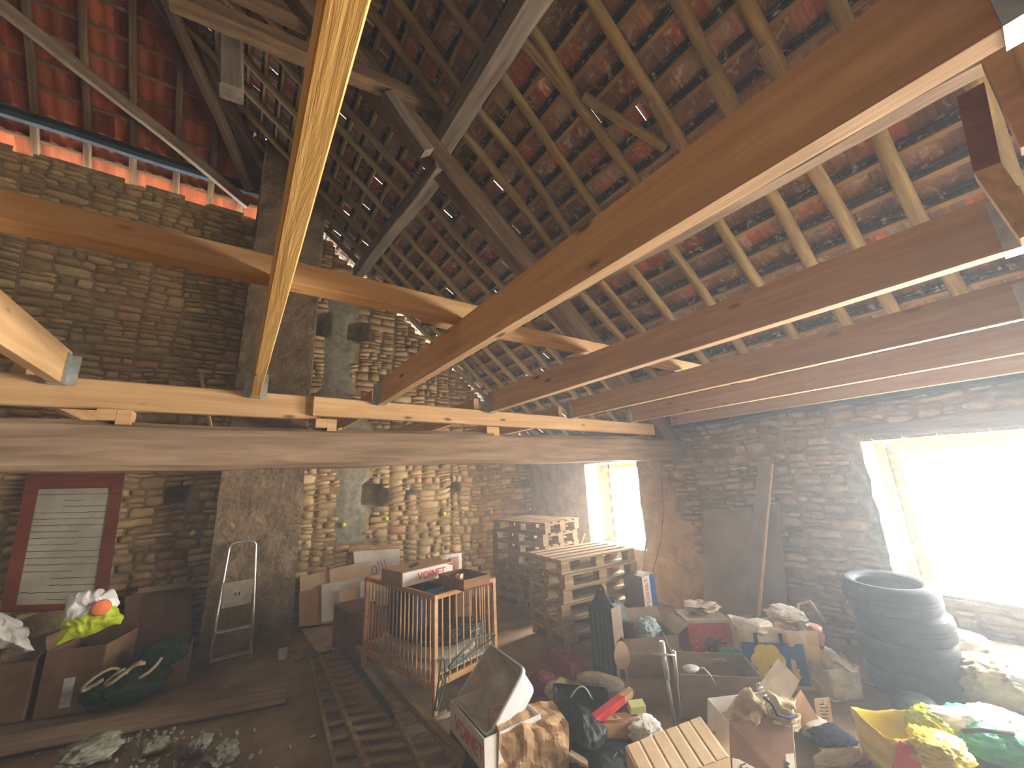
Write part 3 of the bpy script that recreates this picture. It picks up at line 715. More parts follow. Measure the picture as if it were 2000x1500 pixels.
def pillow(name, label, cat, A, B, C, D, depth, mats, seed, split=None, amp=0.02, group=None):
    A, B, C, D = map(Vector, (A, B, C, D)); n = (B - A).cross(D - A).normalized()
    if n.dot(EYE - A) < 0: n = -n
    g = G(); NU, NV = 44, 30
    for sgn in (1, -1):
        vs = []
        for j in range(NV + 1):
            for i in range(NU + 1):
                s, t = i / NU, j / NV; w = (max(0, 1 - abs(2 * s - 1) ** 3) * max(0, 1 - abs(2 * t - 1) ** 3)) ** 0.5
                p = (A * (1 - s) + B * s) * (1 - t) + (D * (1 - s) + C * s) * t
                q = Vector((s * 3.1 + seed, t * 3.1, seed))
                f = (1 - 2 * abs(noise.noise(q))) * 1.0 + (1 - 2 * abs(noise.noise(q * 2.4))) * 0.6 + (1 - 2 * abs(noise.noise(q * 5))) * 0.3 - 0.9
                e = Vector((noise.noise(q * 1.7), noise.noise(q * 1.7 + Vector((5, 5, 5))), noise.noise(q * 1.9 + Vector((9, 1, 5))))) * amp * 1.5
                vs.append(p + n * sgn * (depth * 0.5 * w + amp * f * w) + e)
        b = len(g.v); g.v += [tuple(v) for v in vs]; g.c += [(1, 1, 1)] * len(vs)
        for j in range(NV):
            for i in range(NU):
                a = b + j * (NU + 1) + i; fc = (a, a + 1, a + NU + 2, a + NU + 1)
                g.f.append(fc if sgn > 0 else fc[::-1])
                g.m.append(1 if split is not None and (j + .5) / NV > split + 0.04 * nz(i * 0.4, seed) else 0)
    return obj(name, g, mats, label=label, cat=cat, group=group, smooth=True)

# ------------------------------------------------------------------ pallets
PW, PD, PH = 1.10, 0.70, 0.144
def m_box(name, sz, mat, bev=0.0):
    g = G(); g.box((0, 0, 0), sz); return mesh_of(name, g, mat)
PM = {'deck': m_box('deck_board', (PW, 0.098, 0.02), M['pallet']), 'cross': m_box('cross_board', (0.11, PD, 0.02), M['pallet']),
      'block': m_box('block', (0.12, 0.10, 0.078), M['pallet']), 'bottom': m_box('bottom_board', (PW, 0.09, 0.02), M['pallet'])}
def pallet(loc, rz, label, group):
    t = thing('pallet', label, 'pallet', loc, rz, group)
    def put(k, nm, x, y, z):
        o = bpy.data.objects.new(nm, PM[k]); COL.objects.link(o); o.parent = t; o.location = (x, y, z)
    for y in (-1, 0, 1): put('bottom', 'bottom_board', 0, y * (PD / 2 - 0.05), 0.011)
    for x in (-1, 0, 1):
        for y in (-1, 0, 1): put('block', 'block', x * (PW / 2 - 0.062), y * (PD / 2 - 0.052), 0.061)
        put('cross', 'cross_board', x * (PW / 2 - 0.056), 0, 0.111)
    for k in range(5): put('deck', 'deck_board', 0, -PD / 2 + 0.05 + k * (PD - 0.1) / 4, 0.1325)
    return t
LEV = ['bottom', 'second', 'third', 'fourth', 'fifth', 'sixth', 'seventh', 'top']
for k in range(6):
    j = Vector((rnd.uniform(-.02, .02), rnd.uniform(-.02, .02), 0))
    nm = 'topmost' if k == 5 else LEV[k] + ' up' if k else 'lowest'
    pallet(Vector((3.56, 3.68, k * 0.1455)) + j, math.radians(-6 + rnd.uniform(-2, 2)), 'wooden pallet in the shorter front stack, %s' % nm, 'pallets of the front stack')
for k in range(8):
    j = Vector((rnd.uniform(-.025, .025), rnd.uniform(-.025, .025), 0))
    nm = 'topmost' if k == 7 else LEV[k] + ' up' if k else 'lowest'
    pallet(Vector((3.74, 4.82, k * 0.1455)) + j, math.radians(96 + rnd.uniform(-2, 2)), 'grey wooden pallet in the taller back stack, %s' % nm, 'pallets of the back stack')
tx = PY(1068, 1042, 4.2)

# ------------------------------------------------------------------ tyres
def tyre():
    g = G(); prof = []
    Ro, Ri, hw = 0.30, 0.20, 0.101
    outer = [(Ri, -hw * 0.70), (Ri + 0.012, -hw * 0.88), (Ri + 0.035, -hw * 0.98), (Ri + 0.06, -hw), (Ro - 0.022, -hw * 0.90), (Ro - 0.008, -hw * 0.76), (Ro - 0.002, -hw * 0.55)]
    tread = []
    for z in (-0.030, 0.0, 0.030):
        tread += [(Ro, z - 0.011), (Ro, z + 0.011), (Ro - 0.006, z + 0.0125), (Ro - 0.006, z + 0.0175)] if z < 0.02 else [(Ro, z - 0.011), (Ro, z + 0.011)]
    up = [(r, -z) for r, z in reversed(outer)]
    inner = [(Ri - 0.0, hw * 0.6), (Ri + 0.03, hw * 0.55), (Ri + 0.08, hw * 0.4), (Ri + 0.09, 0), (Ri + 0.08, -hw * 0.4), (Ri + 0.03, -hw * 0.55), (Ri, -hw * 0.6)]
    g.lathe(outer + tread + up + inner, 96, closed=True)
    return g
ty = mesh_of('tyre', tyre(), M['rubber'])
tc = Vector((4.50, 1.06, 0))
for k, (dx, dy) in enumerate(((0.02, 0.0), (0.0, 0.01), (-0.015, -0.01), (-0.05, 0.015))):
    o = bpy.data.objects.new('tyre', ty); COL.objects.link(o); o.location = (tc.x + dx, tc.y + dy, 0.104 + 0.204 * k)
    o.rotation_euler = (0.01 * k, -0.018 * k, 0)
    setp(o, ['black car tyre at the bottom of the stack beside the big window', 'black car tyre second from the bottom of the stack', 'black car tyre third from the bottom of the stack', 'dusty black car tyre on top of the stack, its bright rim open'][k], 'tyre', 'stack of car tyres')

# ------------------------------------------------------------------ step ladder
A0, A1 = PY(405, 1310, 5.42), PY(497, 1290, 5.30)
A0.z = A1.z = 0.0
A1 = A0 + Vector((0.40, -0.02, 0))
t = thing('step_ladder', 'small aluminium step ladder with a rounded top hoop leaning on the chimney stack', 'ladder', A0)
W = 0.365; Hh = 1.20; lean = 0.20
def rail_pt(s, q):   # s side 0/1, q height 0..1
    inset = 0.055 * q
    return Vector((inset if s == 0 else W - inset, lean * q, Hh * q))
arc = []
for k in range(13):
    a = PI - PI * k / 12; cx = W / 2; hw = W / 2 - 0.055
    arc.append(Vector((cx + hw * math.copysign(abs(math.cos(a)) ** 0.55, math.cos(a)), lean + 0.005, Hh - 0.09 + 0.09 * math.sin(a) ** 0.6)))
g = G(); g.tube([rail_pt(0, 0), rail_pt(0, .45)] + arc + [rail_pt(1, .45), rail_pt(1, 0)], 0.013, 8)
obj('rail', g, M['alu'], parent=t, smooth=True)
for q in (0.09, 0.29):
    g = G(); a, b = rail_pt(0, q), rail_pt(1, q); g.box((a + b) / 2, (W - 0.11 * q - 0.02, 0.07, 0.018)); obj('tread', g, M['alu'], parent=t)
g = G(); a, b = rail_pt(0, .5), rail_pt(1, .5); g.box((a + b) / 2 + Vector((0, 0.02, 0.08)), (W - 0.10, 0.018, 0.25)); pl = obj('platform', g, M['alu'], parent=t)
for dx in (-0.02, 0.015):
    g = G(); g.box((a + b) / 2 + Vector((dx, 0.009, 0.075)), (0.012, 0.003, 0.03)); obj('foot_mark', g, M['ink'], parent=pl)
for s in (0, 1):
    g = G(); g.tube([rail_pt(s, 0.5) + Vector((0, 0.03, 0)), Vector((0.02 if s == 0 else W - 0.02, 0.24, 0.02))], 0.011, 8); obj('rear_leg', g, M['alu'], parent=t, smooth=True)

# ------------------------------------------------------------------ left side
# framed panel leaning on the back wall
FY = YB - 0.12
def fp(px, py, z_y): return PY(px, py, z_y)
c_tl, c_tr = PY(55, 922, FY), PY(245, 918, FY)
c_bl, c_br = PY(0, 1195, FY - 0.35), PY(205, 1190, FY - 0.35)
t = thing('framed_panel', 'red brown wooden frame around a pale lined panel leaning on the back wall at left', 'framed panel', (0, 0, 0))
def lerp4(s, q): return (c_bl * (1 - s) + c_br * s) * (1 - q) + (c_tl * (1 - s) + c_tr * s) * q
nrm = (c_br - c_bl).cross(c_tl - c_bl).normalized()
def bar(s0, q0, s1, q1, nm):
    a, b, c, d = lerp4(s0, q0), lerp4(s1, q0), lerp4(s1, q1), lerp4(s0, q1)
    g = G(); e = nrm * 0.022
    g.add([a + e, b + e, c + e, d + e, a - e, b - e, c - e, d - e], [(0, 1, 2, 3), (7, 6, 5, 4), (0, 4, 5, 1), (1, 5, 6, 2), (2, 6, 7, 3), (3, 7, 4, 0)])
    obj(nm, g, M['frame'], parent=t)
bar(0, 0.0, 0.13, 1, 'frame_side'); bar(0.87, 0.0, 1, 1, 'frame_side'); bar(0.13, 0.86, 0.87, 1, 'frame_rail'); bar(0.13, 0, 0.87, 0.04, 'frame_rail')
g = G(); g.grid(lambda s, q: lerp4(0.12 + 0.76 * s, 0.03 + 0.84 * q), 4, 4); pn = obj('pane', g, M['pane'], parent=t)
g = G()
for k in range(17):
    q = 0.07 + 0.79 * k / 17; s0 = rnd.choice((0.13, 0.13, 0.4)); s1 = rnd.choice((0.86, 0.86, 0.6))
    pts = [lerp4(s0 + (s1 - s0) * i / 14, q + 0.006 * nz(i * 0.6, k)) + nrm * 0.003 * (1 if nrm.y < 0 else -1) for i in range(15)]
    g.tube(pts, 0.0035, 4)
obj('line', g, M['ink'], parent=pn, kind='stuff')

def box_px(label, a, b, z, d, h, mat, **k):
    A, B = P(*a, z), P(*b, z); rz, w = frame_from(A, B); return carton(label, A, rz, w, d, h, mat, **k)
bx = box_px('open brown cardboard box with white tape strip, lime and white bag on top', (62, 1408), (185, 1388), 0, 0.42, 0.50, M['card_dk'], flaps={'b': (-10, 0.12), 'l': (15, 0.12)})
g = G(); g.box((0.20, -0.002, 0.17), (0.075, 0.002, 0.22)); obj('tape', g, M['white_cloth'], parent=bx)
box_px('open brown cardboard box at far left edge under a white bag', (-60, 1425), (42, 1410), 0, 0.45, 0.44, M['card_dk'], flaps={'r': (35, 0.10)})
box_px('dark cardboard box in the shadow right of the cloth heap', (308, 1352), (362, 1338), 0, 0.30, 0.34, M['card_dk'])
p = P(172, 1300, 0.50)
q = 5.10
bag = pillow('plastic_bag', 'crumpled bag, lime green below and white above with an orange disc', 'bag', PY(108, 1262, q - 0.03), PY(240, 1214, q - 0.03), PY(222, 1150, q + 0.05), PY(134, 1160, q + 0.05), 0.22, [M['lime'], M['white']], 3, split=0.46)
g = G(); g.lathe([(0.001, 0.006), (0.055, 0.005), (0.062, -0.004)], 20); o2 = obj('orange_disc', g, M['orange'], parent=bag, loc=PY(198, 1187, q - 0.13), rot=(PI / 2, 0, 0.3), smooth=True)
pillow('plastic_bag', 'crumpled white bag drooping over the box at far left edge', 'bag', PY(-60, 1262, 5.05), PY(68, 1272, 5.05), PY(40, 1215, 5.2), PY(-70, 1190, 5.2), 0.18, [M['white_cloth']], 8)
heap('sack', 'grey brown sack standing behind the boxes at far left', 'sack', (-1.30, 5.75, 0), (0.50, 0.34, 0.85), M['pillar'], 12, amp=0.10)
heap('sack', 'dark folded sack against the wall behind the lime green bag', 'sack', (-0.98, 5.95, 0), (0.30, 0.3, 0.8), M['navy'], 14, amp=0.10)
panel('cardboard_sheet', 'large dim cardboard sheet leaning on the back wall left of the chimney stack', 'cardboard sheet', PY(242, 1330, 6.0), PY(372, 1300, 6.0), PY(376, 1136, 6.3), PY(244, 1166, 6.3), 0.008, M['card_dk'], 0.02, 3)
panel('plank', 'short dim plank lying across the top of the dim cardboard sheet', 'plank', PY(270, 1160, 6.2), PY(378, 1146, 6.2), PY(378, 1136, 6.25), PY(270, 1150, 6.25), 0.02, M['card_gr'])
heap('rag_heap', 'dark garments heaped on the floor beside the taped cardboard box', 'clothes heap', P(245, 1372), (0.50, 0.36, 0.30), M['dkgreen'], 21, amp=0.3)
g = G()
for k in range(3):
    g.tube([Vector((0.11 * math.cos(a) + 0.13 * (k - 1), 0.03 * math.sin(a * 2 + k), 0.02 + 0.06 * math.sin(a * 1.3 + k) + 0.03)) for a in [i * 0.4 for i in range(13)]], 0.010, 6, flat=1.6)
obj('rag', g, M['beige'], label='pale twisted straps looping on top of the dark garments', cat='cloth', loc=P(238, 1330, 0.22), smooth=True)
pillow('rag', 'tan crumpled rag at the right of the dark garments', 'cloth', P(258, 1360, 0.04), P(298, 1350, 0.04), P(298, 1320, 0.16), P(262, 1325, 0.16), 0.08, [M['beige']], 23, amp=0.012)
heap('garment', 'dark green garment lying right of the pale twisted straps', 'cloth', P(318, 1300, 0.2), (0.34, 0.3, 0.26), M['dkgreen'], 25, amp=0.25)
A, B = P(-30, 1482), P(560, 1366)
beam('floor_beam', (A.x, A.y, 0.045), (B.x, B.y, 0.04), 0.16, 0.09, M['tie'], 'long old timber lying on the floor at lower left', wob=0.02, chamf=0.02, seed=40)
g = G(); R = random.Random(9)
for k in range(110):
    q = P(R.gauss(330, 110), R.uniform(1425, 1515)); s = R.uniform(0.005, 0.018)
    g.box((q.x, q.y, s * 0.4), (s * 2.0, s * 1.4, s), Euler((R.random() * 3, R.random() * 3, R.random() * 3)).to_matrix())
obj('plaster_crumbs', g, M['rubble'], label='pale plaster crumbs scattered on the dark floor at lower left', cat='rubble', kind='stuff')
for k, (px, py, s, lab) in enumerate(((175, 1490, 0.16, 'large pale crumpled paper at the lower left edge'), (385, 1470, 0.10, 'pale crumpled paper at the bottom, middle of three'), (430, 1488, 0.12, 'pale crumpled paper at the bottom, right of three'), (300, 1470, .09, 'small pale crumpled paper beside the floor timber'))):
    heap('paper_scrap', lab, 'paper', P(px, py), (s * 1.6, s * 1.1, s), M['rubble'], 50 + k, amp=0.45, rz=k)
# small things at the foot of the chimney stack
for k, (px, py, c, m, lab) in enumerate(((552, 1286, 0.09, 'white_cloth', 'small pale tin at the foot of the chimney stack, left one'), (598, 1282, 0.08, 'card_gr', 'small grey tin at the foot of the chimney stack, right one'))):
    g = G(); g.lathe([(0.001, 0), (0.045, 0), (0.045, c), (0.04, c), (0.038, 0.012), (0.001, 0.01)], 20)
    obj('tin', g, M[m], label=lab, cat='tin', loc=P(px, py), smooth=False)
g = G(); g.tube([P(575 + 6 * k, 1292 - 1.5 * k + 3 * math.sin(k)) + Vector((0, 0, 0.012)) for k in range(9)], 0.008, 6)
obj('hose', g, M['grey_pl'], label='short grey hose on the floor before the chimney stack', cat='hose', smooth=True)

# ------------------------------------------------------------------ flattened cardboard against the back wall
def wall_sheet(label, pts, yb, yt, mat, nm='cardboard_sheet', seed=0):
    bl, br, tr, tl = pts
    return panel(nm, label, 'cardboard sheet', PY(*bl, yb), PY(*br, yb), PY(*tr, yt), PY(*tl, yt), 0.007, M[mat], 0.012, seed)
wall_sheet('wide pale cardboard sheet at left of the leaning sheets, behind the others', ((584, 1224), (700, 1212), (702, 1100), (586, 1127)), 6.10, 6.36, 'card_lt', seed=1)
wall_sheet('tall white printed cardboard sheet standing highest among the leaning sheets', ((700, 1190), (782, 1178), (780, 1067), (690, 1076)), 6.20, 6.38, 'card_wh', seed=2)
p = PY(745, 1095, 6.25)
ws = bpy.data.objects['cardboard_sheet.002'] if 'cardboard_sheet.002' in bpy.data.objects else None
wall_sheet('cardboard sheet with brown tape stripe, just left of the white printed one', ((644, 1180), (728, 1165), (722, 1095), (644, 1112)), 6.12, 6.30, 'card_lt', seed=4)
wall_sheet('white cardboard flap sheet in the middle of the leaning sheets', ((628, 1215), (706, 1204), (708, 1128), (628, 1142)), 5.98, 6.16, 'card_wh', seed=5)
wall_sheet('small torn cardboard sheet in front of the leaning sheets', ((664, 1206), (702, 1198), (700, 1148), (662, 1154)), 5.86, 6.0, 'card_lt', seed=6)
wall_sheet('cardboard sheet at lower left of the leaning sheets, against the chimney stack', ((584, 1222), (628, 1216), (628, 1148), (584, 1156)), 6.02, 6.2, 'card', seed=7)
sp = wall_sheet('white magazine page with blue foot leaning left of the cot', ((703, 1218), (736, 1213), (736, 1132), (704, 1136)), 5.80, 5.92, 'white', seed=8, nm='poster')
sp['category'] = 'poster'
panel('blue_foot', None, None, PY(704, 1216, 5.785), PY(735, 1211, 5.785), PY(735, 1174, 5.82), PY(704, 1177, 5.82), 0.002, M['navy'], parent=sp)
panel('ladle_print', None, None, PY(716, 1176, 5.80), PY(722, 1175, 5.80), PY(724, 1140, 5.88), PY(716, 1140, 5.88), 0.002, M['card'], parent=sp)
wall_sheet('white sheet with a peach rectangle leaning behind the cot', ((866, 1176), (902, 1171), (901, 1080), (870, 1083)), 6.0, 6.1, 'white', seed=9, nm='poster')['category'] = 'poster'
panel('peach_print', None, None, PY(880, 1124, 5.97), PY(896, 1121, 5.97), PY(896, 1086, 6.06), PY(880, 1089, 6.06), 0.002, M['pink'], parent=bpy.data.objects['poster.001'])
wall_sheet('narrow board lying along the top of the white printed sheet', ((680, 1077), (780, 1071), (780, 1063), (684, 1068)), 6.36, 6.40, 'card', seed=10)
# dark line print on the white sheet
whs = [o for o in bpy.data.objects if o.get('label', '').startswith('tall white printed')][0]
g = G()
for k, (x, y, l) in enumerate(((738, 1096, 20), (744, 1094, 22), (750, 1093, 20), (735, 1112, 12))):
    yy = 6.235; g.tube([PY(x, y, yy + 0.05), PY(x + 5, y + l, yy)], 0.004, 4)
for k in range(10):
    a = k / 9 * 2 * PI; 
g.tube([PY(731 + 5 * math.cos(k / 8 * 2 * PI), 1114 + 9 * math.sin(k / 8 * 2 * PI), 6.25) for k in range(8)], 0.006, 4, closed=True)
obj('line_print', g, M['ink'], parent=whs)
# light debris floor strip before the sheets
g = G(); a, b, c, d = P(586, 1232), P(692, 1216), P(688, 1262), P(622, 1280)
g.grid(lambda s, q: (lambda p: (p.x, p.y, 0.02 + 0.02 * nz(s * 8, q * 8)))((a * (1 - s) + b * s) * (1 - q) + (d * (1 - s) + c * s) * q), 20, 12)
obj('rubble_patch', g, M['plaster'], label='light crumbly dust spread on the floor before the leaning cardboard', cat='rubble', kind='stuff', smooth=True)

# ------------------------------------------------------------------ cot
F = Vector((1.44, 3.22, 0)); Rr = Vector((2.10, 3.36, 0)); ang = math.atan2(Rr.y - F.y, Rr.x - F.x)
cw, cl, ch = 0.66, 1.15, 0.86
t = thing('cot', 'wooden slatted cot filled with boxes and odds and ends', 'cot', F, ang)
def bx3(nm, c, s, m=M['cot'], par=t): g = G(); g.box(c, s); return obj(nm, g, m, parent=par, bevel=0.003)
for x in (0, cw):
    for y in (0, cl): bx3('post', (x, y, ch / 2), (0.035, 0.035, ch))
for y in (0, cl):
    bx3('rail', (cw / 2, y, ch - 0.018), (cw, 0.03, 0.036)); bx3('rail', (cw / 2, y, 0.22), (cw, 0.028, 0.045))
    for k in range(8): bx3('slat', (0.035 + (cw - 0.07) * (k + 0.5) / 8, y, 0.53), (0.012, 0.012, 0.60))
for x in (0, cw):
    bx3('rail', (x, cl / 2, ch - 0.018), (0.03, cl, 0.036)); bx3('rail', (x, cl / 2, 0.20), (0.028, cl, 0.045))
    for k in range(17): bx3('slat', (x, 0.035 + (cl - 0.07) * (k + 0.5) / 17, 0.53), (0.012, 0.012, 0.62))
bx3('base', (cw / 2, cl / 2, 0.27), (cw - 0.05, cl - 0.05, 0.02), M['white_cloth'])
def incot(x, y, z): return F + Matrix.Rotation(ang, 3, 'Z') @ Vector((x, y, z))
obj('mattress', crumple((0.58, 1.05, 0.11), 31, 0.03), M['white_cloth'], label='thin pale mattress on the floor of the cot', cat='mattress', loc=incot(0.33, 0.57, 0.28), rot=(0, 0, ang), smooth=True)
carton('dark blue storage tub standing inside the cot', incot(0.08, 0.42, 0.39), ang, 0.34, 0.45, 0.40, M['navy'], name='storage_tub', cat='tub')
carton('brown fruit crate standing inside the cot by the pallets', incot(0.44, 0.30, 0.39), ang, 0.18, 0.50, 0.38, M['crate'], name='fruit_crate', cat='crate')
heap('garment_heap', 'black and grey things heaped on the mattress at the front of the cot', 'clothes heap', incot(0.34, 0.20, 0.39), (0.48, 0.26, 0.16), M['black'], 33, amp=0.4, rz=ang)
heap('plastic_wrap', 'shiny grey film wrap behind the end slats of the cot', 'film', incot(0.50, 0.12, 0.39), (0.2, 0.12, 0.12), M['grey_pl'], 34, amp=0.4, rz=ang)
# VOINET box resting on the rails
A, B = P(786, 1148, 0.865), P(884, 1122, 0.865); rz, w = frame_from(A, B)
v = carton('brown and white carton with red lettering, lying on top of the cot', A, rz, w, 0.36, 0.115, M['card_wh'], closed=False)
for nm, c, s in (('lid', (w / 2, 0.18, 0.118), (w, 0.36, 0.005)), ('side_panel', (-0.002, 0.18, 0.058), (0.003, 0.36, 0.114))):
    g = G(); g.box(c, s); obj(nm, g, M['card'], parent=v)
g = G(); g.add([(w * 0.25, 0.10, 0.122), (w * 0.5, 0.16, 0.122), (w * 0.65, 0.32, 0.122), (w * 0.35, 0.2, 0.122)], [(0, 1, 2, 3)]); obj('gap', g, M['ink'], parent=v)
text('VOINET', 0.088, v, (w * 0.56, -0.003, 0.055), (PI / 2, 0, 0), M['red_lt'], bold=0.0015)
g = G(); g.add([(w - 0.09, -0.002, 0.113), (w, -0.002, 0.113), (w, -0.002, 0.085)], [(0, 2, 1)]); obj('red_flash', g, M['red'], parent=v)
# wooden drawer with odds and ends
A, B = P(906, 1156, 0.868), P(957, 1142, 0.868); rz, w = frame_from(A, B)
d0 = P(851, 1142, 0.868); dd = (d0 - A).length
cr = thing('wooden_drawer', 'shallow old wooden drawer with odds and ends, resting on the cot corner', 'drawer', A, rz)
obj('drawer_body', carton_shell(w, dd, 0.085, 0.012), M['crate'], parent=cr)
Rz = Matrix.Rotation(rz, 3, 'Z')
for k, (x, y, m, s, lab) in enumerate(((0.09, 0.14, 'card_lt', (0.07, 0.045, 0.05), 'small pale open carton inside the wooden drawer'), (0.13, 0.20, 'card_dk', (0.10, 0.03, 0.04), 'small brown block inside the wooden drawer'))):
    if k == 0: carton(lab, A + Rz @ Vector((x - 0.03, y, 0.016)), rz + 0.6, s[0], s[1], s[2] + 0.03, M[m], name='small_carton', cat='cardboard box')
    else: g = G(); g.box((0, 0, s[2] / 2), s); obj('wood_block', g, M[m], label=lab, cat='wood block', loc=A + Rz @ Vector((x, y, 0.016)), rot=(0, 0, rz + 0.3), bevel=0.003)
# coat hangers
def hanger_obj(label, c, m, rot, s=1.0):
    t = thing('coat_hanger', label, 'coat hanger', c, rot=rot); g = G()
    pts = [(-0.21, -0.02, 0), (-0.17, 0.01, 0), (0, 0.075, 0), (0.17, 0.01, 0), (0.21, -0.02, 0), (0.20, -0.045, 0), (-0.20, -0.045, 0)]
    pts = [Vector(p) * s for p in pts]
    g.tube(pts, 0.0075, 7, closed=True); obj('hanger_body', g, m, parent=t, smooth=True)
    g = G(); g.tube([Vector((0.03 * math.sin(a) + 0.0, 0.115 - 0.03 * math.cos(a), 0)) * s for a in [k * 0.45 for k in range(10)]] + [Vector((0, 0.075, 0)) * s], 0.003, 6); obj('hook', g, M['steel'], parent=t, smooth=True)
    return t
def put_axes(o, loc, x, up):
    x = x.normalized(); z = x.cross(up).normalized(); y = z.cross(x)
    o.matrix_basis = Matrix(((x.x, y.x, z.x, loc.x), (x.y, y.y, z.y, loc.y), (x.z, y.z, z.z, loc.z), (0, 0, 0, 1)))
dx_ = (Rr - F).normalized(); out_ = Vector((dx_.y, -dx_.x, 0))
h1 = hanger_obj('teal plastic coat hanger hanging across the end slats of the cot', (0, 0, 0), M['teal_dk'], (0, 0, 0), 1.25)
put_axes(h1, F + dx_ * 0.33 + out_ * 0.085 + Vector((0, 0, 0.40)), dx_ + Vector((0, 0, 0.16)), Vector((0, 0, 1)) + out_ * 0.5)
h2 = hanger_obj('second teal coat hanger, lower than the first, at the cot corner', (0, 0, 0), M['teal_dk'], (0, 0, 0), 0.8)
put_axes(h2, F + dx_ * 0.02 + out_ * 0.05 + Vector((0, 0, 0.24)), Vector((0, 0, 1)) + dx_ * 0.2, dx_ - out_ * 0.3)
# carton to the left of the cot
box_px('plain brown cardboard carton behind the left side of the cot', (678, 1292), (738, 1272), 0, 0.5, 0.44, M['card_dk'], closed=True)

# ------------------------------------------------------------------ slatted frames on the floor
def slat_frame(label, pA, pB, pC, pD, n, rail=0.03, z=0.03, mat='dkwood', skip=(), tilt=0.0):
    """pA far left, pB far right, pC near right, pD near left (floor points)"""
    c = (pA + pB + pC + pD) / 4; t = thing('slatted_bed_base', label, 'slatted frame', (c.x, c.y, 0))
    o = Vector((c.x, c.y, 0))
    for a, b in ((pA, pD), (pB, pC)):
        g = G(); g.tube([a - o + Vector((0, 0, z)), b - o + Vector((0, 0, z + tilt))], rail, 4, flat=1.0); obj('side_rail', g, M[mat], parent=t)
    for k in range(n):
        if k in skip: continue
        q = (k + 0.5) / n; a = pA + (pD - pA) * q; b = pB + (pC - pB) * q
        d = (b - a); g = G(); ln = d.length; an = math.atan2(d.y, d.x)
        g.box((a + b) / 2 - o + Vector((0, 0, z + tilt * q)), (ln, 0.045, 0.012), Matrix.Rotation(an, 3, 'Z')); obj('slat', g, M[mat], parent=t)
    return t
slat_frame('dark slatted wooden frame lying on the floor before the chimney stack', P(622, 1284), P(672, 1272), P(860, 1560), P(742, 1570), 17, 0.022, 0.03)
slat_frame('narrow dark slatted frame lying under the left edge of the first', P(606, 1292), P(626, 1288), P(740, 1580), P(672, 1590), 11, 0.018, 0.02)
A, B = P(688, 1278), P(905, 1520)
beam('loose_rail', (A.x, A.y, 0.10), (B.x, B.y, 0.10), 0.05, 0.06, M['dkwood'], 'long wooden bed rail lying beside the cot toward the camera', cat='rail')
A, B = P(668, 1276), P(768, 1420)
beam('loose_board', (A.x, A.y, 0.075), (B.x, B.y, 0.07), 0.05, 0.02, M['slate'], 'dark grey board lying lengthwise on the slatted frame', cat='board')
slat_frame('short slatted wooden section with pale worn slats beside the long bed rail', P(752, 1378), P(786, 1370), P(905, 1540), P(842, 1560), 6, 0.016, 0.07)

# ------------------------------------------------------------------ foreground middle: carton, tub, paper bag
A, B = P(880, 1474), P(960, 1590)
vb = thing('cardboard_box', 'white carton with red lettering holding the dusty plastic tub', 'cardboard box', (A.x, A.y, 0), rot=(0, 0, 0))
d = (B - A); rz = math.atan2(d.y, d.x); vb.rotation_euler = (0, 0, rz)
obj('box_body', carton_shell(0.50, 0.40, 0.31), M['card_wh'], parent=vb)
g = G(); g.box((0.25, -0.002, 0.07), (0.50, 0.003, 0.14)); obj('lower_band', g, M['black'], parent=vb)
text('VOINET', 0.115, vb, (0.29, -0.004, 0.22), (PI / 2, 0, 0), M['red_lt'], bold=0.001)
# tub: rounded rectangular, tilted towards the camera
def tub(w, d, h, r=0.07, t=0.004):
    g = G()
    def ring(sc, z, rr):
        out = []
        for cx, cy, a0 in ((w / 2 * sc - rr, d / 2 * sc - rr, 0), (-w / 2 * sc + rr, d / 2 * sc - rr, 90), (-w / 2 * sc + rr, -d / 2 * sc + rr, 180), (w / 2 * sc - rr, -d / 2 * sc + rr, 270)):
            for k in range(5):
                a = math.radians(a0 + 22.5 * k); out.append((cx + rr * math.cos(a), cy + rr * math.sin(a), z))
        return out
    g.rings([ring(0.80, 0, r * .8), ring(0.84, 0.02, r), ring(0.97, h - 0.03, r), ring(1.03, h - 0.03, r), ring(1.04, h, r), ring(0.985, h, r)], cap=False)
    g.rings([ring(0.985, h, r), ring(0.965, h - 0.03, r), ring(0.83, 0.03, r * .9), ring(0.5, 0.008, r * .4)], cap=False, mat=1)
    a = ring(0.5, 0.008, r * .4); g.add(a, [tuple(range(len(a)))], 1)
    a = ring(0.80, 0, r * .8); g.add(a, [tuple(reversed(range(len(a))))], 0)
    return g
# orient by three rim corners seen in the photo
c1 = P(884, 1368, 0.29); c2 = P(962, 1258, 0.56); c3 = P(1024, 1312, 0.56); c4 = P(952, 1428, 0.27)
ctr = (c1 + c2 + c3 + c4) / 4; ex = ((c4 - c1) + (c3 - c2)).normalized(); ey = ((c2 - c1) + (c3 - c4)); ly = ey.length / 2; lx = ((c4 - c1).length + (c3 - c2).length) / 2
ez = ex.cross(ey).normalized(); ey = ez.cross(ex)
tb = obj('plastic_tub', tub(lx, ly, 0.20, 0.045), [M['plastic_wh'], M['dirt_in']], label='dusty translucent plastic tub tipped toward the camera on the white carton', cat='tub', smooth=True)
dp = ez if ez.z > 0 else -ez
if ez.z < 0: ex = -ex; ez = -ez
oo = ctr - ez * 0.20
tb.matrix_world = Matrix(((ex.x, ey.x, ez.x, oo.x), (ex.y, ey.y, ez.y, oo.y), (ex.z, ey.z, ez.z, oo.z), (0, 0, 0, 1)))
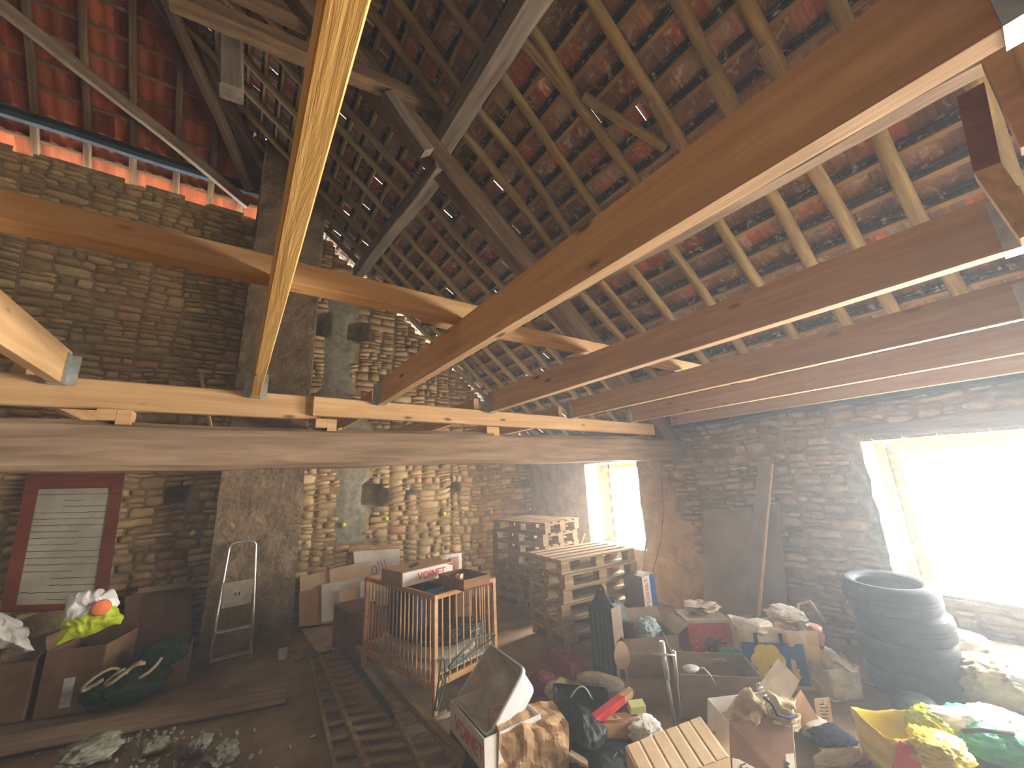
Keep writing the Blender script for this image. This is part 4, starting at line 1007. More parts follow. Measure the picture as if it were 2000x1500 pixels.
# brown paper bag lying, mouth to the right
def paper_bag(w, d, h, seed):
    g = G()
    def fn(s, q):
        k = s * 4; i = int(k) % 4; f = k - int(k)
        cs = [(-w / 2, -d / 2), (w / 2, -d / 2), (w / 2, d / 2), (-w / 2, d / 2)]; a, b = cs[i], cs[(i + 1) % 4]
        x, y = a[0] + (b[0] - a[0]) * f, a[1] + (b[1] - a[1]) * f; z = h * q
        cr = 0.028 * (1 - 2 * abs(nz(x * 9, y * 9, z * 9 + seed))) + 0.012 * nz(x * 22, y * 22, z * 22 + seed)
        return (x * (1 + cr * 1.5) + cr, y * (1 + cr) + cr * 0.8, z + cr * 0.5 * q)
    g.grid(fn, 48, 20, closed_u=True)
    g.grid(lambda s, q: (-w / 2 + w * s, -d / 2 + d * q, 0.003), 2, 2)
    return g
pb = obj('paper_bag', paper_bag(0.30, 0.27, 0.44, 3), M['kraft'], label='crumpled brown paper bag lying beside the tub, mouth to the right', cat='paper bag', solid=0.002)
pc = P(962, 1462, 0.17); dirx = (P(1110, 1440, 0.13) - pc).normalized(); ez2 = dirx; ey2 = Vector((0, 0, 1)).cross(ez2).normalized(); ex2 = ey2.cross(ez2)
pb.matrix_world = Matrix(((ex2.x, ey2.x, ez2.x, pc.x), (ex2.y, ey2.y, ez2.y, pc.y), (ex2.z, ey2.z, ez2.z, pc.z), (0, 0, 0, 1)))
# things on the floor at the cot foot
heap('rag', 'pale rag on the floor beneath the cot corner', 'cloth', P(862, 1402), (0.14, 0.08, 0.03), M['beige'], 60, amp=0.4)

# ------------------------------------------------------------------ middle clutter
# three-hole brick
def brick():
    g = G(); W_, D_, H_ = 0.40, 0.16, 0.12
    n = 16
    # top with holes as rings, drawn as quads between hole circles and cell edges
    for c in (-1, 0, 1):
        cx = c * W_ / 3; hw, hd = W_ / 6, D_ / 2; top = []; bot = []; sq = []
        for k in range(n):
            a = 2 * PI * k / n + PI / n; ca, sa = math.cos(a), math.sin(a); m = max(abs(ca) / hw, abs(sa) / hd)
            sq.append((cx + ca / m, sa / m, H_)); top.append((cx + 0.044 * ca, 0.044 * sa, H_)); bot.append((cx + 0.044 * ca, 0.044 * sa, 0.01))
        g.rings([sq, top, bot], cap=False)
    for s in (-1, 1): g.box((0, s * (D_ / 2 - 0.002), H_ / 2), (W_, 0.004, H_)); g.box((s * (W_ / 2 - 0.002), 0, H_ / 2), (0.004, D_, H_))
    g.box((0, 0, 0.005), (W_, D_, 0.01))
    return g
A, B = P(1072, 1290, 0.0), P(1132, 1330, 0.0); rz, _ = frame_from(A, B)
obj('hollow_brick', brick(), M['brick'], label='red clay brick with three round holes before the pallets', cat='brick', loc=P(1104, 1306), rot=(0, 0, rz))
# tall metal box with arched hanger plate
A, B = P(1165, 1312), P(1232, 1322); rz, w = frame_from(A, B)
tb2 = thing('metal_box', 'tall grey box with dark teal front and arched hanging plate before the pallets', 'metal box', (2.93, 2.70, 0), math.radians(10))
Hb = 0.56; wf = 0.17; dp_ = 0.25
g = G(); g.box((wf / 2, dp_ / 2, Hb / 2), (wf, dp_, Hb)); obj('box_body', g, M['slate'], parent=tb2, bevel=0.004)
g = G(); g.box((wf / 2, -0.002, Hb / 2), (wf - 0.004, 0.004, Hb - 0.004)); obj('side_panel', g, M['card_gr'], parent=tb2)
for k in range(4): g = G(); g.box((-0.002, 0.05 + 0.05 * k, Hb * 0.5), (0.004, 0.008, Hb * 0.8)); obj('rib', g, M['grey_pl'], parent=tb2)
prof = [(-0.0, 0), (0.03, 0.03), (0.07, 0.09), (0.09, 0.15), (0.125, 0.185), (0.16, 0.15), (0.18, 0.09), (0.22, 0.03), (0.25, 0)]
g = G(); g.add([(0.06, y, Hb + z) for y, z in prof], [tuple(range(len(prof)))]); obj('hanging_plate', g, M['slate'], parent=tb2, solid=0.012)
g = G(); g.lathe([(0.001, 0.002), (0.011, 0.0)], 12); obj('hole', g, M['white'], parent=tb2, loc=(0.052, 0.125, Hb + 0.135), rot=(0, -PI / 2, 0))
# upright VOINET carton
sc_ = thing('cardboard_box', 'upright grey carton with white and blue strip and red lettering, near the chrome stand', 'cardboard box', (3.80, 3.00, 0), math.radians(4))
Hs = 0.63
obj('box_body', carton_shell(0.24, 0.22, Hs), M['card_gr'], parent=sc_)
g = G(); g.box((0.12, 0.11, Hs + 0.003), (0.24, 0.22, 0.006)); obj('lid', g, M['card_gr'], parent=sc_)
g = G(); g.box((0.07, -0.002, Hs / 2), (0.14, 0.004, Hs)); obj('white_strip', g, M['card_wh'], parent=sc_)
g = G(); g.box((0.19, -0.002, Hs / 2), (0.10, 0.004, Hs)); obj('blue_strip', g, M['blue'], parent=sc_)
text('VOINET', 0.088, sc_, (0.07, -0.005, 0.455), Matrix(((0, -1, 0), (0, 0, -1), (1, 0, 0))).to_euler(), M['red_lt'], bold=0.001)
# red box with pine branch print
A, B = P(1352, 1292), P(1436, 1290)
rb = thing('gift_box', 'red patterned box with dusty lid and fir cone print, papers piled on it', 'box', (A.x, A.y, 0), math.atan2(B.y - A.y, B.x - A.x)); w = 0.40
g = G(); g.box((w / 2, 0.16, 0.16), (w, 0.32, 0.32)); obj('box_body', g, M['red'], parent=rb, bevel=0.004)
g = G(); g.box((w / 2, 0.16, 0.335), (w + 0.012, 0.332, 0.03)); obj('lid', g, M['beige'], parent=rb)
g = G(); g.box((-0.002, 0.16, 0.16), (0.004, 0.318, 0.318)); obj('side_panel', g, M['maroon'], parent=rb)
g = G()
for k in range(16):
    a = rnd.uniform(0, 2 * PI); l = rnd.uniform(0.06, 0.16); g.tube([(0.2, -0.003, 0.15), (0.2 + l * math.cos(a), -0.004, 0.12 + l * 0.6 * math.sin(a))], 0.006, 4)
obj('branch_print', g, M['dkgreen'], parent=rb)
g = G(); g.lathe([(0.001, -0.05), (0.02, -0.045), (0.032, 0), (0.028, 0.03), (0.001, 0.05)], 10); obj('cone_print', g, M['crate'], parent=rb, loc=(0.2, 0.005, 0.17))
g = G()
for k in range(14): g.box((rnd.uniform(.02, w - .02), -0.001, rnd.uniform(.02, .3)), (0.008, 0.003, 0.008))
obj('dot_print', g, M['white'], parent=rb)
c = Vector((A.x, A.y, 0)) + Matrix.Rotation(rb.rotation_euler.z, 3, 'Z') @ Vector((0.2, 0.16, 0.352))
for k in range(4):
    def fn(s, q, k=k): return ((s - .5) * 0.30, (q - .5) * 0.22, 0.012 + 0.02 * k + 0.035 * nz(s * 3 + k, q * 3, k * 3.0) + 0.02 * abs(nz(s * 7, q * 7, k)))
    obj('paper_sheet', sheet(fn, 16, 12), M['white_cloth' if k % 2 else 'card_lt'], label=['lowest curled paper on the red box', 'second curled paper from the lid of the red box', 'third curled paper on the red box', 'topmost curled paper on the red box'][k], cat='paper', group='papers piled on the red box',
        loc=c + Vector((rnd.uniform(-.05, .05), rnd.uniform(-.03, .03), 0.01)), rot=(0, 0, k * 0.7), smooth=True, solid=0.001)
# carton between heater box and red box
A, B = P(1232, 1334), P(1330, 1390)
b2 = carton('wide grey brown open carton behind the chrome crutches', Vector((3.02, 2.66, 0.0)), math.radians(-32), 0.50, 0.34, 0.30, M['card_gr'], flaps={'r': (60, 0.15), 'b': (25, 0.14), 'f': (178, 0.13)})
heap('plastic_bag', 'clear bluish bag sticking out of the open carton behind the crutches', 'bag', Vector((3.38, 2.68, 0.18)), (0.2, 0.18, 0.24), M['film'], 70, amp=0.35)
heap('plastic_bag', 'grey plastic bag with orange logo between upright carton and heater box', 'bag', Vector((3.30, 2.98, 0.0)), (0.24, 0.2, 0.55), M['grey_pl'], 71, amp=0.25)
# big open dark carton
b3 = carton('large open dark carton with printed inner wall, right of the crutches', Vector((2.86, 2.03, 0.0)), math.radians(-47), 0.58, 0.40, 0.28, M['card_gr'], flaps={'l': (10, 0.14)})
text('FRAGILE', 0.0001, b3, (0.3, 0.41, 0.2), (PI / 2, 0, 0), M['ink']) if False else None
g = G()
for k in range(8): g.box((0.25 + 0.03 * (k % 4), 0.411, 0.17 + 0.05 * (k // 4)), (0.02, 0.002, 0.035))
obj('print_marks', g, M['ink'], parent=b3)
# lidded torn white panel
fl = panel('cardboard_sheet', 'white topped cardboard flap standing on edge behind the cloth sack', 'cardboard sheet', P(1478, 1345, 0.28), P(1535, 1380, 0.20), P(1562, 1330, 0.34), P(1520, 1284, 0.46), 0.006, M['card_wh'], 0.01, 5)
a_, b__ = P(1510, 1346, 0.318), P(1526, 1324, 0.36)
fl2 = panel('cardboard_sheet', 'tan cardboard flap below the white topped one, slanting to the floor', 'cardboard sheet', P(1540, 1440, 0.02), P(1612, 1425, 0.02), P(1562, 1345, 0.28), P(1530, 1390, 0.20), 0.006, M['card'], 0.01, 6)
# chrome crutches / towel stand
t = thing('chrome_stand', 'chrome towel stand with two upright rods and crossbar among the cartons', 'towel stand', (2.66, 2.02, 0))
def rel(v): return v - Vector((2.66, 2.02, 0))
b0, t0 = P(1316, 1425, 0.0), Vector((2.66, 2.06, 0.60))
q0 = P(1293, 1258, 0.56); q1 = P(1318, 1420, 0.02)
g = G(); g.tube([rel(q1), rel(q0)], 0.012, 10); obj('pole', g, M['chrome'], parent=t, smooth=True)
g = G(); g.tube([rel(q0) + (rel(q1) - rel(q0)) * 0.42, rel(q0) + Vector((0, 0, 0.015))], 0.019, 12); obj('sleeve', g, M['chrome'], parent=t, smooth=True)
q2 = P(1316, 1275, 0.50); q3 = P(1330, 1405, 0.02)
g = G(); g.tube([rel(q3), rel(q2)], 0.008, 10); obj('pole', g, M['chrome'], parent=t, smooth=True)
g = G(); g.tube([rel(q2) + (rel(q3) - rel(q2)) * 0.42, rel(q2) + Vector((0, 0, 0.01))], 0.014, 12); obj('sleeve', g, M['chrome'], parent=t, smooth=True)
g = G(); a, b = P(1272, 1277, 0.5), P(1320, 1280, 0.5); g.tube([rel(a), rel(b)], 0.007, 8); obj('crossbar', g, M['chrome'], parent=t, smooth=True)
g = G(); g.lathe([(0.001, -0.012), (0.014, -0.01), (0.014, 0.01), (0.001, 0.012)], 14); obj('knob', g, M['chrome'], parent=t, loc=rel(P(1297, 1288, 0.47)), rot=(PI / 2, 0, 0.6), smooth=True)
q = P(1349, 1308, 0.34)
t = thing('brush', 'white oval backed brush with bent wire handle at the open carton edge', 'brush', q)
g = G(); g.lathe([(0.001, 0), (0.055, 0.004), (0.06, 0.015), (0.04, 0.024), (0.001, 0.026)], 20); o = obj('head', g, M['white_cloth'], parent=t, smooth=True); o.scale = (1, 0.5, 1); o.rotation_euler = (0.5, 0, -0.6)
g = G(); g.tube([(0.03, -0.01, 0.01), (0.09, -0.05, 0.0), (0.11, -0.08, -0.04), (0.12, -0.10, -0.09)], 0.005, 6); obj('handle', g, M['chrome'], parent=t, smooth=True)
# paddle / mirror shape on a bent stem
q = P(1222, 1352, 0.06)
t = thing('bentwood_paddle', 'thin oval bentwood paddle standing beside the heater box', 'paddle', (q.x, q.y, 0.02))
g = G(); n = 28; ov = []
for k in range(n):
    a = 2 * PI * k / n; ov.append((0.065 * math.cos(a) * (1 - 0.12 * math.sin(a)), 0.0, 0.30 + 0.10 * math.sin(a)))
g.add(ov, [tuple(range(n))]); obj('blade', g, M['card_lt'], parent=t, solid=0.008, rot=(0, 0, -0.5))
g = G(); g.tube([(0.02, 0, 0.22), (0.045, 0.01, 0.14), (0.05, 0.02, 0.06), (0.05, 0.02, 0.0)], [0.012, 0.01, 0.01, 0.01], 8); obj('stem', g, M['card_lt'], parent=t, smooth=True)
# shoes, slippers and tins left of the tray
heap('shoe', 'beige old shoe lying between brick and bentwood paddle', 'shoe', P(1160, 1338, 0.12), (0.24, 0.10, 0.10), M['beige'], 80, amp=0.18, rz=-0.8)
heap('shoe', 'second beige shoe lying right of the first by the bentwood paddle', 'shoe', P(1192, 1350, 0.10), (0.22, 0.10, 0.12), M['white_cloth'], 81, amp=0.18, rz=-1.3)
g = G(); g.lathe([(0.001, 0), (0.045, 0), (0.055, 0.05), (0.045, 0.11), (0.03, 0.12), (0.028, 0.15), (0.022, 0.15), (0.022, 0.12), (0.001, 0.10)], 24)
obj('metal_jug', g, M['alu'], label='dented aluminium jug lying before the bentwood paddle', cat='jug', loc=P(1205, 1372, 0.06), rot=(0.9, 0.3, 0.4), smooth=True)
heap('garment', 'dark red garment beside the tub near the floor', 'cloth', P(1060, 1355, 0.0), (0.20, 0.16, 0.18), M['maroon'], 83, amp=0.25)
heap('shoe', 'brown leather shoe lying behind the paper bag', 'shoe', P(1055, 1400, 0.04), (0.24, 0.1, 0.1), M['crate'], 84, amp=0.15, rz=0.6)
heap('rag', 'olive rag lying beside the dark red garment', 'cloth', P(1092, 1362, 0.04), (0.2, 0.13, 0.13), M['beige'], 85, amp=0.3)
tr = thing('tray', 'black plastic tray lying tilted with a pale wire basket handle', 'tray', P(1135, 1382, 0.08), rot=(0.25, 0.1, math.radians(-38)))
obj('tray_body', tub(0.40, 0.24, 0.07, 0.03), [M['black'], M['black']], parent=tr, smooth=True)
g = G(); g.tube([(-0.08 + 0.16 * k / 10, 0.0, 0.07 + 0.09 * math.sin(PI * k / 10)) for k in range(11)], 0.005, 6); obj('handle', g, M['white'], parent=tr, smooth=True)
heap('bin_bag', 'black plastic bin bag behind the paper bag, knotted at top', 'bag', P(1135, 1470, 0.0), (0.30, 0.34, 0.30), M['black'], 90, amp=0.2, pinch=0.75)
heap('bin_bag', 'flat black bag spreading at the bottom edge in the middle', 'bag', P(1180, 1500, 0.0), (0.40, 0.34, 0.12), M['black'], 91, amp=0.25)
# red and kraft cartons / books
def block(label, a, b, z, d, h, m, cat, name, tilt=(0, 0), parts=None):
    A, B = P(*a, z), P(*b, z); rz, w = frame_from(A, B); t = thing(name, label, cat, A, rot=Euler((tilt[0], tilt[1], rz)))
    g = G(); g.box((w / 2, d / 2, h / 2), (w, d, h)); obj('body', g, M[m], parent=t, bevel=0.003); return t, w
t1, w1 = block('long red packet lying diagonally, wooden end toward the paddle', (1160, 1425), (1222, 1375), 0.16, 0.06, 0.045, 'red', 'packet', 'packet')
g = G(); g.box((w1 + 0.055, 0.03, 0.023), (0.11, 0.055, 0.042)); obj('wooden_end', g, M['pine'], parent=t1)
t2, w2 = block('flat kraft carton with paper label under the red packet', (1172, 1448), (1255, 1428), 0.10, 0.20, 0.08, 'card', 'cardboard box', 'cardboard_box', tilt=(-0.2, 0.1))
g = G(); g.box((w2 * 0.42, 0.10, 0.0815), (w2 * 0.5, 0.06, 0.002)); lb = obj('label', g, M['card_lt'], parent=t2)
g = G(); g.box((w2 * 0.56, 0.10, 0.083), (0.02, 0.03, 0.001)); obj('stamp', g, M['ink'], parent=lb)
t3, w3 = block('small pale green plastic soap box on the kraft carton', (1232, 1397), (1262, 1393), 0.2, 0.06, 0.05, 'soap', 'soap box', 'soap_box', tilt=(0.3, 0))
t4, w4 = block('flat red and white carton under the kraft one, at the bottom centre', (1190, 1472), (1262, 1440), 0.03, 0.22, 0.05, 'red', 'cardboard box', 'cardboard_box')
heap('plastic_bag', 'crumpled white bag behind the ribbed carton', 'bag', P(1262, 1448, 0.05), (0.20, 0.16, 0.14), M['white'], 95, amp=0.3)
t5 = beam('sanding_block', P(1112, 1478, 0.10), P(1165, 1505, 0.07), 0.05, 0.03, M['beige'], 'narrow tan block with clear wrapper at the bottom edge right of the paper bag', cat='block', name_='') if False else None

# ribbed kraft carton, front
A, B, C, D = P(1222, 1458, 0.20), P(1368, 1400, 0.22), P(1424, 1478, 0.20), P(1262, 1540, 0.18)
t = thing('folded_carton', 'pale kraft carton with ribbed folds on top at the bottom edge', 'cardboard box', (A.x, A.y, 0))
o_ = Vector((A.x, A.y, 0)); up_ = Vector((0, 0, 1)); g = G(); nn = (B - A).cross(D - A).normalized(); nn = nn if nn.z > 0 else -nn
def rib(s, q):
    f = s * 6; d = 0.004 * (1 if (f - int(f)) > 0.10 else -0.2); return (A * (1 - s) + B * s) * (1 - q) + (D * (1 - s) + C * s) * q + nn * d - o_
g.grid(rib, 48, 4); obj('ribbed_top', g, M['card_lt'], parent=t)
for nm, (p, q) in {'front_side': (D, C), 'right_side': (C, B), 'left_side': (A, D), 'back_side': (B, A)}.items():
    g = G(); g.add([p - o_, q - o_, Vector((q.x, q.y, 0.01)) - o_, Vector((p.x, p.y, 0.01)) - o_], [(0, 1, 2, 3)]); obj(nm, g, M['card_lt'], parent=t, solid=0.005)
# printed carton with cloth sack
A, B, C, D = P(1424, 1412, 0.24), P(1546, 1396, 0.24), P(1560, 1560, 0.02), P(1430, 1560, 0.02)
t = thing('cardboard_box', 'brown and white printed carton with a torn face, at the bottom edge', 'cardboard box', (A.x, A.y, 0)); o_ = Vector((A.x, A.y, 0))
def qd(nm, a, b, c, d, m, par=t, th=0.006): g = G(); g.add([a - o_, b - o_, c - o_, d - o_], [(0, 1, 2, 3)]); return obj(nm, g, m, parent=par, solid=th)
fd = (D - A); bk = Vector((0.16, 0.22, 0))
f = qd('front_panel', A, B, C, D, M['card_dk']); qd('side_panel', B, B + bk, C + bk, C, M['card_wh']); qd('side_panel', A, A + bk, D + bk, D, M['card_wh']); qd('back_panel', A + bk, B + bk, C + bk, D + bk, M['card_wh'])
def ql(s, q, e=0.006):
    n = (B - A).cross(D - A).normalized(); n = n if n.dot(EYE - A) > 0 else -n
    return (A * (1 - s) + B * s) * (1 - q) + (D * (1 - s) + C * s) * q + n * e
g = G(); prof = [(0.02, 1.0), (0.02, 0.50), (0.12, 0.52), (0.2, 0.42), (0.28, 0.45), (0.36, 0.40), (0.46, 0.42), (0.52, 0.50), (0.62, 0.50), (0.98, 0.50), (0.98, 1.0)]
g.add([ql(s, q) - o_ for s, q in prof], [tuple(range(len(prof)))]); wf_ = obj('white_print_area', g, M['card_wh'], parent=t)
g = G()
for k in range(9): 
    a = k * 0.7; g.tube([ql(0.45 + 0.16 * math.cos(a) * rnd.uniform(.2, 1), 0.72 + 0.10 * math.sin(a), 0.009) - o_, ql(0.45 + 0.16 * math.cos(a + 2), 0.66 + 0.1 * math.sin(a + 1.2), 0.009) - o_], 0.0025, 4)
obj('line_print', g, M['card_gr'], parent=wf_)
ex_ = (B - A).normalized(); ey_ = (A - D).normalized(); ez_ = ex_.cross(ey_).normalized()
for tx_, s_, q_, rr_ in (('URUS', 0.24, 0.72, -1.15), ('DOM', 0.86, 0.74, 1.2)):
    o = text(tx_, 0.045, t, (0, 0, 0), (0, 0, 0), M['ink'], bold=0.001); pp = ql(s_, q_, 0.009) - o_
    o.matrix_basis = Matrix(((ex_.x, ey_.x, ez_.x, pp.x), (ex_.y, ey_.y, ez_.y, pp.y), (ex_.z, ey_.z, ez_.z, pp.z), (0, 0, 0, 1))) @ Matrix.Rotation(rr_, 4, 'Z')
sk = pillow('cloth_sack', 'beige cloth sack with a dark stripe, slumped over the printed carton', 'sack', P(1390, 1432, 0.14), P(1566, 1425, 0.14), P(1545, 1362, 0.30), P(1455, 1348, 0.34), 0.20, [M['beige']], 101, amp=0.024)
g = G(); g.tube([P(1492, 1362, 0.36), P(1508, 1376, 0.35), P(1518, 1396, 0.31), P(1540, 1402, 0.28), P(1556, 1398, 0.26)], 0.009, 6); obj('dark_stripe', g, M['navy'], parent=sk, smooth=True)
g = G()
for k in range(7):
    a = P(1480 + 4 * k, 1345 + 8 * k, 0.36 - 0.012 * k); g.tube([a, a + Vector((0.012 * (-1) ** k, 0.01, 0.02)), a + Vector((0.03, -0.01, 0.028))], 0.004, 5)
obj('fringe', g, M['white_cloth'], parent=sk, smooth=True)
# small yellow sign paper
sg = panel('handwritten_card', 'small yellowed card with dark handwriting leaning near the tan flap', 'card', P(1596, 1414, 0.0), P(1628, 1418, 0.0), P(1620, 1361, 0.13), P(1590, 1364, 0.13), 0.003, M['card_lt'])
a, b, c, d = P(1596, 1414, 0.004), P(1628, 1418, 0.004), P(1620, 1361, 0.134), P(1590, 1364, 0.134)
g = G(); nn = (b - a).cross(d - a).normalized(); nn = nn if nn.dot(EYE - a) > 0 else -nn
for k, (s, q, l) in enumerate(((.3, .75, .3), (.3, .62, .5), (.25, .5, .2), (.6, .5, .2), (.3, .38, .45), (.35, .25, .4), (.5, .9, .05), (.45, .8, .1))):
    p0 = (a * (1 - s) + b * s) * (1 - q) + (d * (1 - s) + c * s) * q + nn * 0.003; s2 = s + l; p1 = (a * (1 - s2) + b * s2) * (1 - q) + (d * (1 - s2) + c * s2) * q + nn * 0.003
    g.tube([p0, p1], 0.003, 4)
obj('handwriting', g, M['ink'], parent=sg)

# ------------------------------------------------------------------ right of centre: bags, bucket, boards
def shopper(label, A, B, d, h, mat, seed, name='shopping_bag', cat='shopping bag', flare=1.1, rzo=0.0):
    rz, w = frame_from(A, B); t = thing(name, label, cat, (A.x, A.y, A.z), rz + rzo); g = G()
    def fn(s, q):
        k = s * 4; i = int(k) % 4; f = k - int(k); cs = [(0, 0), (w, 0), (w, d), (0, d)]; a, b = cs[i], cs[(i + 1) % 4]
        x, y = a[0] + (b[0] - a[0]) * f - w / 2, a[1] + (b[1] - a[1]) * f - d / 2; fl = 1 + (flare - 1) * q
        r = 0.02 * nz(x * 8 + seed, y * 8, q * 4) + 0.012 * (1 - 2 * abs(nz(x * 14, y * 14 + seed, q * 7)))
        return (x * fl + w / 2 + r, y * fl + d / 2 + r, h * q * (1 + 0.10 * nz(s * 7, seed)))
    g.grid(fn, 40, 14, closed_u=True); g.grid(lambda s, q: (w * s, d * q, 0.004), 1, 1)
    obj('bag_body', g, mat, parent=t, solid=0.003, smooth=True); return t, w
A, B = P(1492, 1338), P(1588, 1350); A, B = Vector((3.66, 1.93, 0)), Vector((3.98, 1.58, 0))
cb, w = shopper('blue and white shopping bag with a yellow flower print and dark straps', A, B, 0.24, 0.44, M['card_wh'], 4)
g = G(); g.box((w * 0.46, -0.022, 0.18), (w * 0.98, 0.004, 0.30)); obj('blue_print', g, M['blue'], parent=cb)
g = G()
for k in range(6):
    a = k * PI / 3; g.lathe([(0.001, 0.003), (0.05, 0.002), (0.052, 0)], 14, c=(0.062 * math.cos(a), 0.062 * math.sin(a), 0.0))
g.lathe([(0.001, 0.006), (0.055, 0.005), (0.057, 0)], 16)
fo = obj('flower_print', g, M['yellow'], parent=cb, loc=(w * 0.36, -0.026, 0.20), rot=(PI / 2, 0, 0)); fo.scale = (1.15, 1.15, 1)
g = G(); g.lathe([(0.001, 0.009), (0.022, 0.008), (0.024, 0)], 12, c=(0.02, -0.05, 0)); g.lathe([(0.001, 0.009), (0.03, 0.008), (0.032, 0)], 12, c=(0.03, -0.12, 0)); obj('red_dots', g, M['red'], parent=cb, loc=(w * 0.36, -0.028, 0.20), rot=(PI / 2, 0, 0))
for x in (0.22, 0.62): g = G(); g.box((w * x, -0.026, 0.36), (0.03, 0.003, 0.09)); obj('strap', g, M['navy'], parent=cb)
heap('paper_roll', 'white crumpled paper stuffed in the top of the flower print bag', 'paper', (3.84, 1.86, 0.36), (0.24, 0.18, 0.12), M['white'], 110, amp=0.2)
shopper('pale yellow crumpled paper sack right of the flower print bag', Vector((3.86, 1.66, 0)), Vector((4.04, 1.50, 0)), 0.16, 0.42, M['card_lt'], 6, name='paper_sack', cat='paper bag', flare=1.0)
heap('plastic_bag', 'teal plastic bag left of the flower print bag', 'bag', (3.62, 2.02, 0.0), (0.26, 0.24, 0.30), M['teal'], 111, amp=0.25, pinch=0.5)
q = Vector((4.36, 2.12, 0))
t = thing('bucket', 'grey builder bucket with dried mortar and a brush, beside the leaning boards', 'bucket', q)
g = G(); g.lathe([(0.001, 0), (0.11, 0), (0.15, 0.27), (0.158, 0.27), (0.158, 0.285), (0.145, 0.285), (0.14, 0.26), (0.001, 0.25)], 32); obj('bucket_body', g, M['grey_pl'], parent=t, smooth=False)
g = G(); g.lathe([(0.001, 0.268), (0.06, 0.272), (0.138, 0.262), (0.138, 0.25)], 24); obj('mortar', g, M['cement'], parent=t)
g = G(); g.tube([(-0.10, 0.03, 0.285), (-0.02, -0.01, 0.33), (0.05, -0.05, 0.30)], [0.008, 0.012, 0.016], 8); obj('trowel', g, M['black'], label='dark trowel lying across the grey bucket', cat='trowel', loc=q, smooth=True)
# plastic bag with striped garments
for k, (loc, dims, m, lab) in enumerate((((4.22, 1.62, 0.0), (0.34, 0.30, 0.26), 'white_cloth', 'grey plastic bag at the bottom of the bag pile left of the tyres'), ((4.24, 1.70, 0.22), (0.36, 0.28, 0.20), 'pink', 'reddish striped bag in the middle of the bag pile left of the tyres'),
     ((4.22, 1.78, 0.36), (0.36, 0.24, 0.16), 'white', 'white shiny bag on top of the bag pile left of the tyres'), ((4.10, 1.46, 0.12), (0.16, 0.12, 0.16), 'card_wh', 'crumpled white paper in front of the bag pile left of the tyres'))):
    heap('plastic_bag', lab, 'bag', loc, dims, M[m], 120 + k, amp=0.3, rz=k * 0.4)
heap('garment', 'red cloth strip on the bag pile left of the tyres', 'cloth', (4.10, 1.60, 0.24), (0.18, 0.05, 0.06), M['red'], 125, amp=0.3, rz=-0.8)
g = G(); a = [P(1650 + 14 * k, 1318 + 5.5 * k, 0.0) + Vector((0, 0, 0.008 + 0.16 * max(0, 1 - k / 3))) for k in range(9)]; g.tube(a, 0.004, 6)
obj('cable', g, M['white_cloth'], label='thin pale cable running over the floor before the tyres', cat='cable', smooth=True)
g = G(); g.tube([Vector((4.38, 1.78, 0.3)), Vector((4.42, 1.74, 0.5)), Vector((4.36, 1.62, 0.56)), Vector((4.26, 1.5, 0.44))], 0.012, 8); obj('hose', g, M['beige'], label='curved beige tube rising over the bag pile beside the tyres', cat='hose', smooth=True)
# boards leaning on the right wall
panel('fibreboard_sheet', 'wide grey brown board leaning on the stone wall between the windows', 'board', PX(1375, 1222, 4.84), PX(1470, 1226, 4.84), PX(1468, 990, 4.98), PX(1376, 1000, 4.98), 0.018, M['board'])
tp = panel('tall_plank', 'tallest narrow plank leaning on the stone wall, pale edge to the right', 'plank', PX(1450, 1226, 4.66), PX(1478, 1230, 4.66), PX(1507, 905, 4.95), PX(1482, 902, 4.95), 0.03, M['board'])
panel('sawn_edge', None, None, PX(1478, 1230, 4.64), PX(1481, 1230, 4.66), PX(1509, 905, 4.95), PX(1506, 905, 4.94), 0.03, M['card_lt'], parent=tp)
panel('narrow_board', 'dark shorter board leaning behind the tall plank on its right', 'board', PX(1476, 1230, 4.88), PX(1540, 1236, 4.88), PX(1524, 990, 4.98), PX(1492, 988, 4.98), 0.02, M['board'])
# metal bar and cable near the small window
a, b = PX(1252, 1110, 4.0), PX(1291, 925, 4.7)
beam('metal_bar', PX(1252, 1115, 4.2), PX(1291, 922, 4.85), 0.03, 0.008, M['steel'], 'long thin grey metal bar leaning at the right of the small window', cat='bar')
g = G(); pts = [PX(1290, 858, 4.9), PX(1292, 930, 4.9), PX(1296, 1000, 4.88), PX(1291, 1060, 4.84), PX(1276, 1112, 4.78), PX(1272, 1180, 4.7)]
g.tube(pts, 0.006, 6); obj('hanging_cable', g, M['crate'], label='dark red cable hanging down the plaster right of the small window', cat='cable', smooth=True)
beam('broken_board', PX(1134, 1066, 4.9), PX(1142, 1042, 4.95), 0.06, 0.02, M['pine'], 'small orange board end between pallets and small window', cat='board')

# ------------------------------------------------------------------ big window joinery
t = bpy.data.objects.new('window_1', None); COL.objects.link(t); t['kind'] = 'structure'; t.location = (5.5, 0.2, 0.6)
wo = Vector((5.5, 0.2, 0.6))
def wpart(nm, c, s, m): g = G(); g.box(Vector(c) - wo, s); return obj(nm, g, m, parent=t, bevel=0.004)
wpart('window_frame', (5.50, 1.10, 1.28), (0.06, 0.08, 1.36), M['pane']); wpart('window_frame', (5.52, 1.02, 1.27), (0.05, 0.09, 1.30), M['cement']); wpart('window_frame', (5.52, 0.0, 1.90), (0.07, 2.0, 0.12), M['pane'])
wpart('window_frame', (5.50, -0.92, 1.28), (0.07, 0.06, 1.36), M['card_wh'])
sh = wpart('shutter', (5.60, 0.985, 1.28), (0.10, 0.03, 1.30), M['cement'])
for z in (0.95, 1.62):
    g = G(); g.box(Vector((5.56, 1.015, z)) - wo, (0.10, 0.012, 0.035)); obj('hinge', g, M['steel'], parent=sh)
